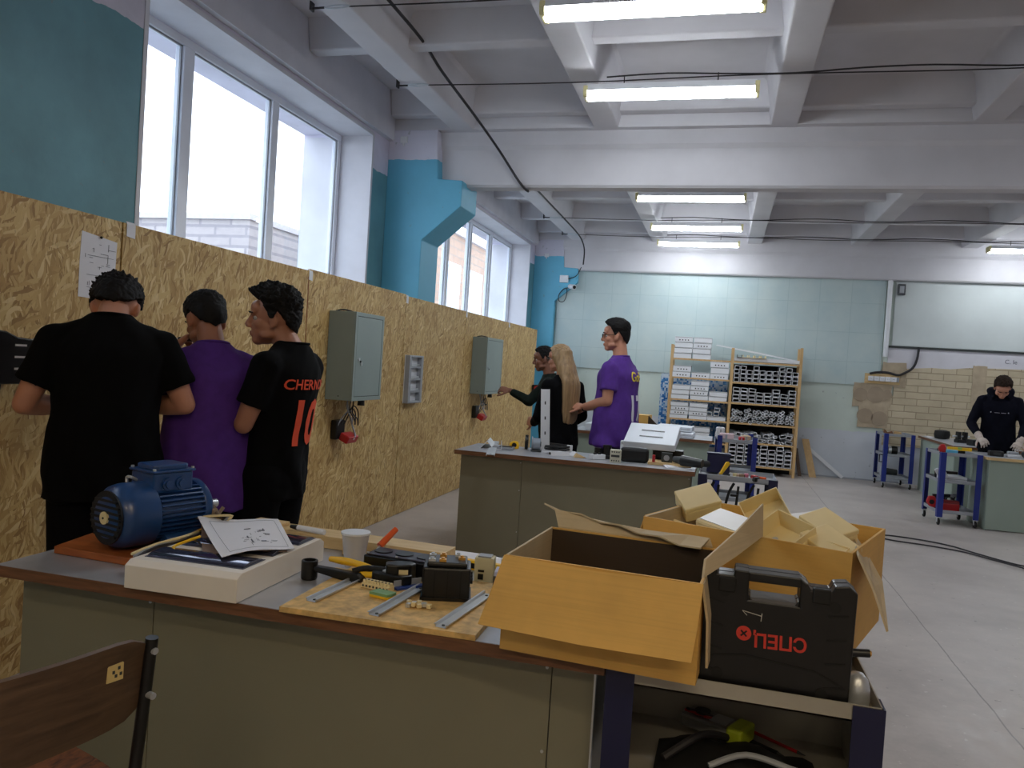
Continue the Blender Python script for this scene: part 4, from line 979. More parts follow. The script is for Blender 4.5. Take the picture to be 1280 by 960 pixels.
for k, (x, z) in enumerate(((-.12, .822), (-.02, .825), (-.01, .885), (.02, .425), (.02, .508))): chan(TR[1], x - .06, z, rt.uniform(-.05, .05), 0, lb, 'trunking lengths beside the cartons')
o = B().box(0, 0, 0, .93, .30, .05).done('trunking_bundle', WHITEP, loc=(.165, 12.1, 1.665)); tag(o, 'long white trunking lying along the top of the rack', 'trunking'); o.rotation_euler[1] = 0
for k, (x, z) in enumerate(((.27, 1.60), )): pass
for k in range(5):
    o = B().prism([(0, 0), (.07, 0), (.07, .04), (.064, .04), (.064, .006), (.006, .006), (.006, .04), (0, .04)], 'y', 0, .3).done('trunking_length', OFFW if k else BLACK, loc=(.20 + k * .085, 12.06 - .0, 1.716)); tag(o, 'short trunking length on top of the long white trunking above the rack', 'trunking', 'short trunking lengths on top of the rack')
o = B().prism([(-.12, 1.885), (1.02, 1.715), (1.08, 1.72), (.55, 1.81), (-.10, 1.90)], 'y', 12.42, 12.45).done('white_strip', WHITEP); tag(o, 'thin white strip leaning along the top of the rack in front of the tiles', 'strip')
# ================================================================ CHAIR
ch = T('chair', 'worn plywood chair with a black tube frame at the lower left corner', 'chair', (-1.32, 1.16, 0), rad(76))
# local: x right, y forward (towards the panel wall)
def bentboard(x0, x1, z0, z1, y, bow, th, tilt):
    g = []
    for i in range(5):
        z = z0 + (z1 - z0) * i / 4; row = []
        for j in range(13):
            u = -1 + j / 6; r_ = .0
            ez = .02 * (abs(u) ** 8) * (1 if i == 4 else -1 if i == 0 else 0)
            row.append((x0 + (x1 - x0) * j / 12, y - tilt * (z - z0) - bow * (1 - u * u), z - ez))
        g.append(row)
    return B().sheet(g, th)
bb = bentboard(-.205, .205, .655, .825, -.19, .022, .011, .10).done('backrest', DKWOOD, ch, sm=True)
se = T  # seat: rounded board with a slight dip
g = []
for i in range(11):
    v_ = -.17 + .37 * i / 10; row = []
    for j in range(13):
        u = -1 + j / 6; wd = .19 + .012 * math.sin(i / 10 * PI)
        row.append((u * wd, v_ - (.02 * abs(u) ** 6) * (1 if i == 10 else -1 if i == 0 else 0), .525 - .012 * (1 - u * u) * math.sin(PI * i / 10) - (.02 * (i - 8) / 2 if i > 8 else 0)))
    g.append(row)
B().sheet(g, .012).done('seat', SEATW, ch, sm=True)
for s_ in (-1, 1):
    B().tube([(s_ * .212, -.222, .815), (s_ * .212, -.205, .66), (s_ * .212, -.185, .46), (s_ * .212, -.20, .25), (s_ * .212, -.23, .0)], .0125, 10, 4).done('leg', BLACK, ch, sm=True)
    B().tube([(s_ * .20, .16, .508), (s_ * .205, .175, .2), (s_ * .21, .19, .0)], .0125, 10, 4).done('leg', BLACK, ch, sm=True)
    for z in (.79, .70): B().cyl((s_ * .212, -.235, z), (s_ * .212, -.185, z), .007, n=10).done('bolt', STEEL, ch)
q = B()
for s_ in (-1, 1): q.cyl((s_ * .20, -.18, .508), (s_ * .20, .17, .508), .0115, n=10)
q.cyl((-.2, .16, .503), (.2, .16, .503), .0115, n=10); q.cyl((-.21, -.18, .503), (.21, -.18, .503), .0115, n=10); q.done('frame', BLACK, ch, sm=True)
stk_ = B().box(.115, -.2275, .755, .148, -.2235, .787, Matrix.Translation((0, -.0015, 0))).done('sticker', mat('cream_sticker', (206, 182, 120), .6), bb)
q = B()
for dx, dz in ((.125, .77), (.136, .776), (.14, .764), (.13, .762)): q.box(dx, -.2298, dz, dx + .005, -.2288, dz + .006)
q.done('sticker_print', GREYDK, stk_)
# ================================================================ ON THE NEAREST WORKBENCH
H0 = .760
t = T('mounting_board', 'orange brown board under the blue motor', 'board', (-1.86, 1.875, H0)); B().prism([(0, 0), (.40, -.02), (.40, .30), (.03, .36), (-.04, .20)], 'z', 0, .022).done('board', BOARD, t, bev=.003)
# motor: local axis along +y, fan cover at y=0
mo = T('electric_motor', 'blue finned electric motor with a terminal box on top', 'motor', (-1.690, 1.90, H0 + .023), rad(-17)); zc = .088; mo.scale = (1.12,) * 3
RY = Matrix.Translation((0, 0, zc)) @ Matrix.Rotation(-PI / 2, 4, 'X')     # lathe axis -> +y
B().lathe([(.052, -.012), (.066, -.006), (.082, .012), (.086, .03), (.087, .092), (.080, .096), (.060, .097)], n=40, M=RY).done('fan_cover', MOTOR, mo, sm=True)
g = B()
for k in range(7):
    z = -.045 + k * .015; w_ = math.sqrt(max(0, .066 ** 2 - z * z)); g.box(-w_, -.0155, zc + z - .003, w_, -.010, zc + z + .003)
g.lathe([(.070, -.011), (.070, -.006), (.062, -.008)], n=36, M=RY); fcv = g.done('fan_grille', MOTORD, mo)
B().cyl((0, -.013, zc), (0, -.019, zc), .0165, n=20).done('centre_plug', OFFW, fcv, sm=True); B().cyl((0, -.0185, zc), (0, -.0205, zc), .003, n=10).done('plug_hole', BLACK, fcv)
bd = B().lathe([(.05, .095), (.066, .096), (.066, .235), (.05, .236)], n=36, M=RY)
for k in range(36):
    a = 2 * PI * k / 36
    if abs(math.degrees(a) - 90) < 26: continue
    Mf = Matrix.Translation((0, 0, zc)) @ Matrix.Rotation(-a, 4, 'Y'); bd.box(.062, .099, -.0022, .080, .232, .0022, Mf)
bd.done('finned_body', MOTOR, mo)
B().lathe([(.078, .232), (.081, .236), (.081, .25), (.070, .262), (.04, .270), (.03, .276), (.018, .277)], n=36, M=RY).done('end_shield', MOTOR, mo, sm=True)
B().cyl((0, .276, zc), (0, .325, zc), .012, n=16).done('shaft', STEEL, mo, sm=True)
tb = B().box(-.052, .085, zc + .060, .052, .205, zc + .112); tb.done('terminal_box', MOTOR, mo, bev=.006)
ld = B().box(-.056, .080, zc + .112, .056, .21, zc + .119); ld.prism([(-.036, .092), (.036, .092), (.046, .105), (.046, .185), (.036, .198), (-.036, .198), (-.046, .185), (-.046, .105)], 'z', zc + .118, zc + .132); l_ = ld.done('terminal_box_lid', MOTOR, mo, bev=.003)
for x in (-.049, .049):
    for y in (.087, .203): B().cyl((x, y, zc + .119), (x, y, zc + .124), .0045, n=8).done('lid_screw', STEEL, l_)
for y in (.125, .165): B().cyl((.052, y, zc + .082), (.060, y, zc + .082), .017, n=18).cyl((.060, y, zc + .082), (.064, y, zc + .082), .011, n=14).done('cable_entry', MOTOR, mo, sm=True)
for s_ in (-1, 1): B().prism([(s_ * .035, 0), (s_ * .085, 0), (s_ * .085, .012), (s_ * .058, .035), (s_ * .035, .035)], 'y', .12, .225).done('foot', MOTOR, mo, bev=.002)
q = B(); q.tube([(-.03, .06, zc + .083), (-.03, .06, zc + .096), (-.01, .06, zc + .098), (-.01, .075, zc + .09)], .004, 6); q.done('loose_wire_end', STEEL, mo, sm=True)
# white casing with three dark windows
en = T('enclosure_cover', 'white casing with three dark glossy windows lying face up beside the motor', 'enclosure', (-1.455, 1.695, H0), rad(2))
B().prism([(0, 0), (.475, 0), (.475, .058), (.45, .072), (.02, .072), (.0, .060)], 'x', 0, .325).done('shell', mat('warm_white_casing', (232, 224, 212), .35, var=.03), en, bev=.002)
GD = mat('dark_glossy_window', (70, 72, 92), .10, .55, var=.1, spec=.8)
for k, y in enumerate((.055, .20, .345)):
    w_ = B().prism([(y, .071)] + [(y + .05 - .05 * math.cos(PI * i / 14), .071 + .012 * math.sin(PI * i / 14)) for i in range(1, 14)] + [(y + .10, .071)], 'x', .022, .305).done('window_flap', GD, en, sm=True)
    B().box(.018, y - .004, .0715, .309, y + .104, .0732).done('window_rim', mat('window_rim_grey', (60, 60, 70), .3), w_)
def sheet_paper(label, pts, marks=0, seed=1):
    t = T('paper_sheet', label, 'paper', pts[0]); o0 = V(pts[0]); P = [V(p) - o0 for p in pts]; G = []
    for i in range(6):
        row = []
        for j in range(7):
            u, v = j / 6, i / 5; p = P[0].lerp(P[1], u).lerp(P[3].lerp(P[2], u), v); row.append(p + V((0, 0, .006 * math.sin(u * 5 + v * 3 + seed))))
        G.append(row)
    B().sheet(G, .0012).done('sheet', PAPER, t, sm=True)
    if marks:
        q = B(); r_ = random.Random(seed)
        def at(u, v):
            return P[0].lerp(P[1], u).lerp(P[3].lerp(P[2], u), v) + V((0, 0, .006 * math.sin(u * 5 + v * 3 + seed) + .0026))
        for k in range(marks):
            u, v = r_.uniform(.35, .75), r_.uniform(.4, .85); L = r_.uniform(.02, .09)
            q.tube([at(u, v), at(u + (L if k % 3 else 0), v + (0 if k % 3 else L))], .0005 if k % 4 else .0016, 4, 1)
        for v in (.12, .95): q.tube([at(.12 + .1 * i, v) for i in range(9)], .0004, 4, 1)
        for u in (.12, .92): q.tube([at(u, .12 + .083 * i) for i in range(11)], .0004, 4, 1)
        q.done('drawing', INK, t)
    return t
sheet_paper('sheet of paper with a printed diagram lying across the white casing', [(-1.545, 2.10, .868), (-1.325, 2.205, .858), (-1.135, 1.985, .846), (-1.225, 1.775, .852)], 26, 3)
sheet_paper('brownish crumpled sheet under the diagram sheet on the white casing', [(-1.50, 2.06, .85), (-1.29, 2.14, .849), (-1.14, 1.955, .842), (-1.30, 1.80, .842)], 0, 9).children[0].data.materials[0] = mat('brown_paper', (120, 98, 84), .8)
rs = random.Random(5)
for k, (nm, mm) in enumerate((('olive wire in the loose bundle between motor and white casing', mat('olive_wire', (120, 112, 70), .5)), ('yellow wire in the loose bundle between motor and white casing', YEL), ('brown wire in the loose bundle between motor and white casing', mat('brown_wire', (110, 82, 58), .5)), ('black wire in the loose bundle between motor and white casing', CABLE), ('grey wire in the loose bundle between motor and white casing', GREYP), ('pale yellow wire in the loose bundle by the motor, lowest on the board', OFFW))):
    d = k * .012
    pts = [(-1.48 - d, 1.80 + d * .3, H0 + .03 + k * .004), (-1.53, 1.87 + d * .5, H0 + .036 + k * .005), (-1.50 + d * .4, 1.95, H0 + .05 + k * .006), (-1.52, 2.04 + d, H0 + .06 + .004 * (k % 3)), (-1.50 + d, 2.13, H0 + .088 + .005 * k), (-1.55, 2.17 - d, H0 + .10), (-1.59, 2.14 - d, H0 + .08), (-1.62 + d * .3, 2.17, H0 + .07)]
    if k == 1: pts = [(-1.38, 1.80, .838), (-1.42, 1.84, .842), (-1.40, 1.92, .855)] + pts[2:]
    tag(B().tube(pts, .0042 if k != 3 else .006, 6, 6).done('wire', mm, sm=True), nm, 'wire', 'wires beside the motor')
t = T('wire_nut_clump', 'greyish clump of twisted wire ends behind the motor wires', 'wire', (-1.53, 2.16, .855)); q = B()
for k in range(7): q.cyl((rs.uniform(-.02, .02), rs.uniform(-.02, .02), 0), (rs.uniform(-.03, .03), rs.uniform(-.03, .03), .03), .006, n=8)
q.done('twisted_ends', mat('pale_brown_tape', (150, 132, 116), .7), t)
t = T('wood_batten', 'light planed board lying along the back edge of the nearest workbench', 'board', (-1.545, 2.335, H0), rad(-3)); B().box(0, 0, 0, .75, .10, .040).done('board', LWOOD, t, bev=.002)
t = T('wood_offcut', 'short light wood offcut on the back board by the diagram sheet', 'board', (-1.52, 2.35, H0 + .041), rad(-4)); B().box(0, 0, 0, .12, .06, .012).done('board', LWOOD, t, bev=.002)
t = T('marker_pen', 'white marker pen with a dark tip on the back board', 'pen', (-1.33, 2.34, H0 + .051), rad(-10)); B().cyl((0, 0, 0), (.11, 0, 0), .009, n=12).done('barrel', WHITEP, t, sm=True); B().cyl((-.03, 0, 0), (0, 0, 0), .006, .009, n=12).done('cap', BLACK, t, sm=True)
t = T('wood_batten', 'short low board between the white casing and the plastic cup', 'board', (-1.13, 2.27, H0), rad(0)); B().box(0, 0, 0, .06, .025, .045).done('board', LWOOD, t, bev=.002); B().box(.005, -.002, .018, .035, 0, .028).done('notch_stain', EDGE, t)
sheet_paper('white papers at the back right of the nearest workbench', [(-.84, 2.31, .764), (-.86, 2.47, .764), (-.60, 2.47, .764), (-.56, 2.37, .764)], 0, 2)
t = T('spirit_level', 'yellow flat strip behind the black socket blocks', 'level', (-.93, 2.325, H0), rad(-8)); B().box(0, 0, 0, .34, .022, .030).done('bar', YEL, t, bev=.003); B().box(.03, -.001, .006, .31, 0, .022).done('black_face', BLACK, t)
t = T('plastic_cup', 'clear frosted plastic cup', 'cup', (-1.035, 2.165, H0)); t.scale = (1.12,) * 3
B().lathe([(.0255, 0), (.0255, .002), (.0255, .002), (.037, .088), (.0385, .090), (.0385, .093), (.036, .093), (.0355, .089), (.0245, .004), (.002, .004)], n=32).done('cup_wall', m_cup(), t, sm=True); B().lathe([(.0372, .088), (.0395, .0885), (.0395, .0935), (.0368, .0935)], n=32).done('rim', WHITEP, t, sm=True)
t = T('screwdriver', 'screwdriver with an orange handle leaning behind the long black socket block', 'screwdriver', (-.98, 2.17, H0 + .0))
B().cyl((.010, .03, .062), (.035, .09, .105), .011, .009, n=14).done('handle', ORANGE, t, sm=True); B().cyl((-.02, -.03, .004), (.010, .03, .062), .003, n=8).done('shaft', STEEL, t)
# black triple socket block
t = T('socket_block', 'long black block with three round sockets on top', 'socket', (-.965, 2.075, H0), rad(-4)); t.scale = (1, 1, .70); B().box(0, 0, 0, .215, .10, .092).done('body', BLACK, t, bev=.006)
B().box(.006, .006, .092, .209, .094, .098).done('top_plate', mat('dark_grey_top', (58, 54, 66), .4), t, bev=.003)
for k in range(3):
    x = .04 + k * .068
    r_ = B().lathe([(.024, .098), (.027, .098), (.027, .102), (.024, .102)], (x, .05, 0), 22).done('socket_ring', BLACK, t); B().cyl((x, .05, .0975), (x, .05, .1), .023, n=20).done('socket_well', mat('dark_well', (40, 24, 30), .5), r_)
for x, y in ((.01, .004), (.105, -.001), (.205, -.001)): B().cyl((x, y + .006, .098), (x, y + .006, .102), .004, n=8).done('screw', STEEL, t)
# black contactor
t = T('contactor', 'square black contactor with brass terminals on the chipboard base', 'contactor', (-.715, 1.905, H0 + .014), rad(18))
B().box(0, 0, 0, .125, .10, .085).done('body', BLACK, t, bev=.005); B().box(.01, .006, .085, .115, .094, .098).done('upper_block', BLACK, t, bev=.004)
q = B()
for k in range(3): q.box(.03 + k * .034, -.004, .008, .033 + k * .034, .0, .08)
q.done('ribs', BLACKM, t); B().box(-.004, -.006, 0, .129, .106, .008).done('foot_plate', BLACK, t)
BR = mat('brass_terminal', (222, 170, 84), .3, .7)
for k, (x, y) in enumerate(((.022, .022), (.05, .022), (.022, .07), (.05, .074), (.09, .08), (.10, .05))): B().box(x - .009, y - .008, .098, x + .009, y + .008, .104).cyl((x, y, .104), (x, y, .108), .005, n=10).done('terminal', BR if k % 2 else STEEL, t)
for k in range(3): B().cyl((.125, .02 + k * .03, .05), (.131, .02 + k * .03, .05), .008, n=12).done('side_stud', BLACKM, t)
# chipboard base with rails
cbm = T('chipboard_slab', 'thick chipboard base plate overhanging the bench edge, with three metal rails', 'board', (-1.005, 1.70, H0), rad(1.5)); B().box(0, 0, 0, .50, .43, .0135).done('plate', mat('chipboard_pale', (206, 168, 104), .6, var=.32, sc=30, bmp=.2, bsc=60), cbm)
def rail(x, y, L, rz, label):
    t = T('din_rail', label, 'rail', (x, y, H0 + .0145), rz, 'metal mounting rails on the chipboard base')
    B().prism([(-.0175, .0075), (-.0125, .0075), (-.0125, 0), (.0125, 0), (.0125, .0075), (.0175, .0075), (.0175, .0062), (.0138, .0062), (.0138, -.0001), (-.0138, -.0001), (-.0138, .0062), (-.0175, .0062)], 'y', 0, L).done('profile', STEEL, t)
    q = B()
    for yy in (.015, L - .02): q.cyl((0, yy, .0001), (0, yy, .002), .004, n=10)
    q.done('screws', GREYDK, t)
rail(-.955, 1.765, .22, rad(-4), 'leftmost of the three metal rails, under the black mallet handle'); rail(-.770, 1.735, .28, rad(-4), 'middle metal rail on the chipboard base'); rail(-.595, 1.725, .31, rad(-5), 'rightmost metal rail, next to the yellow front box flap')
t = T('mallet', 'black tool with a round cup head and flat handle lying from bench to chipboard base', 'tool', (-1.085, 1.985, H0)); B().lathe([(.021, 0), (.023, .004), (.023, .052), (.021, .054), (.017, .054), (.016, .03), (.002, .03)], n=26).done('cup_head', BLACK, t, sm=True)
B().prism([(.018, .026), (.018, .040), (.155, .036), (.17, .026), (.165, .012), (.12, .010)], 'y', -.014, .014).done('handle', BLACK, t, bev=.004)
t = T('wire_stripper', 'wire stripper with yellow handles and a black jaw head', 'pliers', (-1.06, 2.045, H0 + .012), rad(-9))
for k, (p0, p1, p2) in enumerate((((0, .01, .032), (.09, .006, .034), (.185, .0, .026)), ((.02, -.03, .012), (.10, -.034, .015), (.18, -.016, .02)))): B().tube([p0, p1, p2], [.008, .009, .011, .011, .010, .010, .009, .009, .008], 10, 4).done('handle', YEL, t, sm=True)
hd = B().prism([(.17, -.03), (.20, -.038), (.27, -.03), (.285, -.005), (.27, .02), (.20, .018), (.17, .01)], 'z', .008, .034); hd.done('jaw_head', BLACK, t, bev=.004)
B().box(.20, -.024, .034, .232, -.004, .040).done('blade_block', STEEL, t, bev=.002); B().tube([(.19, .01, .036), (.22, .02, .055), (.25, .015, .05)], .004, 6).done('spring', STEEL, t)
t = T('pliers', 'black crimping pliers lying against the long black socket block', 'pliers', (-.86, 2.0, H0 + .016), rad(25)); B().prism([(0, -.02), (.03, -.028), (.07, -.018), (.085, .0), (.07, .02), (.03, .026), (0, .018)], 'z', 0, .055).done('head', BLACK, t, bev=.005)
B().box(.035, -.03, .03, .06, -.026, .042).done('size_mark', OFFW, t); B().tube([(0, .01, .03), (-.05, .03, .03), (-.09, .03, .02)], .009, 10).done('handle', BLACKM, t, sm=True)
def strip(label, loc, rz, n, m, w=.011, d=.028, h=.02, name='terminal_strip'):
    t = T(name, label, 'terminal', loc, rz)
    for k in range(n):
        q = B().box(k * w, 0, 0, k * w + w - .001, d, h * .6); q.box(k * w + .001, d * .2, h * .6, k * w + w - .002, d * .8, h); q.done('terminal_cell', m, t)
        c = B(); c.cyl((k * w + w / 2, d * .35, h), (k * w + w / 2, d * .35, h + .001), .003, n=8); c.cyl((k * w + w / 2, -.001, h * .3), (k * w + w / 2, .001, h * .3), .003, n=8); c.done('screw_hole', GREYDK, t)
strip('cream terminal strip between two rails, below the yellow handles', (-.90, 1.935, H0 + .0145), rad(-10), 8, OFFW)
t = T('earth_terminal', 'green and yellow earth terminal lying on the chipboard base', 'terminal', (-.845, 1.868, H0 + .0145), rad(-12)); B().box(0, 0, 0, .06, .035, .007).done('lower_half', YEL, t, bev=.001); B().prism([(0, 0), (.055, 0), (.06, .012), (.06, .035), (.004, .035)], 'z', .007, .014).done('upper_half', mat('green_terminal', (120, 160, 110), .5), t)
t = T('label_holder', 'blue and silver clip beside the middle rail', 'clip', (-.80, 1.945, H0 + .0145), rad(52)); B().box(0, 0, 0, .085, .02, .006).done('blue_base', mat('blue_clip', (40, 66, 140), .4), t); B().box(0, .018, 0, .085, .021, .022).done('steel_plate', STEEL, t)
t = T('terminal_strip', 'small clump of clear terminals in a bag between the middle and right rails', 'terminal', (-.725, 1.825, H0 + .0145), rad(15))
for k in range(9): B().cbox((.006 + (k % 5) * .013, .006 + (k // 5) * .016, .005 + (k % 2) * .003), (.011, .013, .010), rs.uniform(-.5, .5)).done('terminal_cell', OFFW if k % 3 else STEEL, t, bev=.001)
for loc, rz, m, lb, h in (((-.655, 2.165, H0 + .0), .1, OFFW, 'cream plug-in module standing behind the black contactor', .075), ((-.585, 2.20, H0), .15, OFFW, 'cream plug-in module half hidden by the front cardboard box', .07)):
    t = T('relay_module', lb, 'module', loc, rz, 'cream plug-in modules'); B().box(0, 0, 0, .055, .045, h).done('body', mat('dull_cream', (204, 196, 160), .5), t, bev=.003); B().box(.008, .004, h, .047, .04, h + .004).done('top_cap', GREYP, t, bev=.001)
    B().box(.012, -.002, .012, .028, .0, .028).done('front_recess', BLACK, t); B().box(.012, -.003, .034, .03, 0, .04).done('front_clip', BLACK, t)
t = T('current_transformer', 'dark grey transformer with a pale top label beside the front cardboard box', 'transformer', (-.575, 2.085, H0 + .0), .1); B().box(0, 0, 0, .06, .05, .05).done('body', mat('brown_grey_plastic', (84, 78, 72), .5), t, bev=.003); B().prism([(0, .05), (.05, .05), (.045, .066), (.01, .06)], 'x', .002, .058).done('top_label', mat('lilac_label', (176, 176, 196), .4), t); B().cyl((.035, -.002, .02), (.035, 0, .02), .012, n=16).done('core_hole', BLACK, t)

# ================================================================ CARDBOARD BOXES AND CASE ON THE FRONT TROLLEY
def cbox(label, loc, rz, w, d, h, th=.006, inside=CARDIN, lean=0):
    t = T('cardboard_box', label, 'box', loc, rz)
    B().box(0, 0, 0, w, th, h).done('front_panel', CARD, t); B().box(0, d - th, 0, w, d, h).done('back_panel', CARD, t)
    B().box(0, th, 0, th, d - th, h).done('side_panel', CARDP, t); B().box(w - th, th, 0, w, d - th, h).done('side_panel', CARD, t); B().box(th, th, 0, w - th, d - th, th).done('bottom_panel', CARD, t)
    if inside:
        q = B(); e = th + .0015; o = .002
        q.box(e - o, e - o, th, w - e + o, e, h - .012); q.box(e - o, d - e, th, w - e + o, d - e + o, h - .004); q.box(w - e, e, th, w - e + o, d - e, h - .012); q.done('inner_shade', inside, t)  # dark faces put the shade of the box's inside into the colour
    return t
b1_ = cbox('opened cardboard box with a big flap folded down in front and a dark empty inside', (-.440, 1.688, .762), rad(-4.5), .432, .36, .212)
G = [[(-.002, -.002, .212), (.215, -.004, .207), (.434, -.002, .212)], [(-.014, -.040, .140), (.21, -.045, .133), (.432, -.042, .137)], [(-.030, -.068, .070), (.205, -.076, .068), (.427, -.074, .072)]]
B().sheet(G, .005).done('front_flap', CARD, b1_)
B().sheet([[(.434, .01, .21), (.434, .35, .21)], [(.448, .02, .13), (.448, .34, .13)], [(.452, .03, .03), (.452, .33, .03)]], .005).done('side_flap', CARDP, b1_)
G = [[(.02 + .40 * i / 8, .36, .212) for i in range(9)], [(.0 + .41 * i / 8, .385 + .004 * math.sin(i * 2), .228 + max(0, (4 - i)) * .006) for i in range(9)], [(-.035 + (.43 * i / 8), .40 - .01 * i, .262 - .006 * i - (.008 if i % 2 else 0)) for i in range(9)]]
B().sheet([r_[::-1] for r_ in G], .004).done('torn_flap', CARDP, b1_)
B().box(.30, .15, .007, .33, .16, .05).done('tape_scrap', ORANGE, b1_)
for k in range(5):
    t = T('cable_coil', 'black cable coil lying in the bottom of the opened front box', 'cable', (-.37 + k * .075, 1.83 + (k % 2) * .06, .772), k * 1.1, 'black coils in the opened front box')
    pts = [(.04 * math.cos(a), .04 * math.sin(a), .006 + .004 * math.sin(a * 2.5) + a * .0012) for a in [i * .5 for i in range(38)]]; B().tube(pts, .005, 6, 2).done('coil', BLACKM, t, sm=True)
b2_ = cbox('cardboard box heaped with cream plastic boxes, behind the black case', (-.178, 2.135, .758), rad(-20), .53, .42, .255, inside=None)
iM = b2_.matrix_basis.inverted()
def world_sheet(rows, th): return B().sheet([[iM @ V(p) for p in r] for r in rows], th)
world_sheet([[(.362, 2.26, 1.01), (.328, 1.94, 1.01)], [(.385, 2.18, .975), (.352, 1.88, .955)], [(.405, 2.06, .93), (.372, 1.80, .885)]], .005).done('side_flap', CARDP, b2_)
world_sheet([[(.120, 2.02, 1.016), (.118, 2.06, 1.090)], [(.055, 1.84, .998), (.052, 1.88, 1.045)], [(-.012, 1.66, .985), (-.010, 1.70, 1.015)]], .005).done('front_flap', CARDP, b2_)
B().sheet([[(-.002, .02, .254), (-.002, .40, .254)], [(-.02, .025, .20), (-.02, .395, .20)], [(-.03, .04, .12), (-.03, .38, .12)]], .004).done('side_flap', CARD, b2_)
def openbox(w, d, h, name='junction_box'):
    b = B(); th = .003
    b.box(0, 0, 0, w, d, th); b.box(0, 0, th, w, th, h); b.box(0, d - th, th, w, d, h); b.box(0, th, th, th, d - th, h); b.box(w - th, th, th, w, d - th, h)
    for x in (.012, w - .012): b.cyl((x, .012, th), (x, .012, h - .01), .005, n=8)
    return b
Mb2 = b2_.matrix_basis
BX = [((.06, .24, .205), (.5, -.3, .7), 'box', (.11, .09, .05)), ((.05, .13, .185), (-.5, .25, .3), 'box', (.10, .09, .05)), ((.13, .16, .205), (.25, .1, -.3), 'lid', (.15, .11, .035)), ((.20, .23, .20), (.15, .3, .25), 'lid', (.13, .10, .03)),
      ((.17, .09, .19), (-.8, .1, .4), 'open', (.10, .10, .05)), ((.27, .24, .245), (.7, -.5, .4), 'open', (.115, .11, .055)), ((.31, .25, .275), (-.5, .6, -.2), 'open', (.11, .11, .055)), ((.30, .08, .20), (.5, .2, -.4), 'open', (.12, .12, .055)),
      ((.39, .20, .235), (.28, .30, -.55), 'box', (.12, .085, .06)), ((.415, .12, .205), (.28, .30, -.55), 'box', (.12, .085, .06)), ((.38, .08, .16), (.2, -.2, .3), 'open', (.10, .10, .05)), ((.24, .15, .17), (.3, .3, .1), 'box', (.10, .10, .05)), ((.44, .26, .16), (0, .2, .8), 'open', (.10, .10, .05)), ((.12, .28, .15), (.1, 0, .2), 'box', (.11, .10, .05)), ((.35, .28, .20), (.3, -.2, .5), 'lid', (.12, .10, .03)), ((.25, .06, .185), (-.4, .5, .2), 'box', (.09, .08, .045)), ((.42, .05, .17), (.5, .1, -.2), 'open', (.10, .09, .05))]
BXL = ('cream box at the back left corner of the heaped cardboard box', 'cream box slanting against the left rim of the heaped cardboard box', 'flat cream lid with a shiny top, left of the middle of the heap', 'flat cream lid behind the shiny one', 'open white box leaning against the front rim by the pale flap', 'tall open cream box standing left of the top of the heap', 'open cream box tilted at the very top of the heap', 'open cream box with metal clips at the front of the heap',
       'closed cream box on the right of the heap, upper of the pair', 'closed cream box on the right of the heap, lower of the pair', 'open box low at the front right of the heap', 'cream box under the middle of the heap', 'open box at the back right of the heap', 'cream box deep at the back left of the heap', 'flat cream lid behind the closed pair at the right of the heap', 'small cream box at the front rim beside the box with metal clips', 'open box in the front right corner of the heap')
for (c_, r_, kd, dm), lb in zip(BX, BXL):
    o = T('mounting_box', lb, 'box', Mb2 @ V((c_[0] - dm[0] * .3, c_[1], c_[2] - (.055 if c_[2] > .24 else -.005))), 0, 'cream plastic boxes heaped in the cardboard box'); o.rotation_euler = (r_[0], r_[1], r_[2] - rad(20))
    if kd == 'open':
        openbox(*dm).done('box', OFFW, o, bev=.0015); B().cyl((dm[0] * .3, dm[1] * .5, .003), (dm[0] * .3, dm[1] * .5, .012), .008, n=10).done('clip', STEEL if lb.find('clips') > 0 else OFFW, o)
    elif kd == 'lid': B().box(0, 0, 0, *dm).done('shell', OFFW, o, bev=.008); B().box(.01, .01, dm[2], dm[0] - .01, dm[1] - .01, dm[2] + .002).done('film', WHITEP, o)
    else: B().box(0, 0, 0, dm[0], dm[1], dm[2] * .72).done('body', OFFW, o, bev=.004); B().box(-.001, -.001, dm[2] * .74, dm[0] + .001, dm[1] + .001, dm[2]).done('lid', OFFW, o, bev=.003)
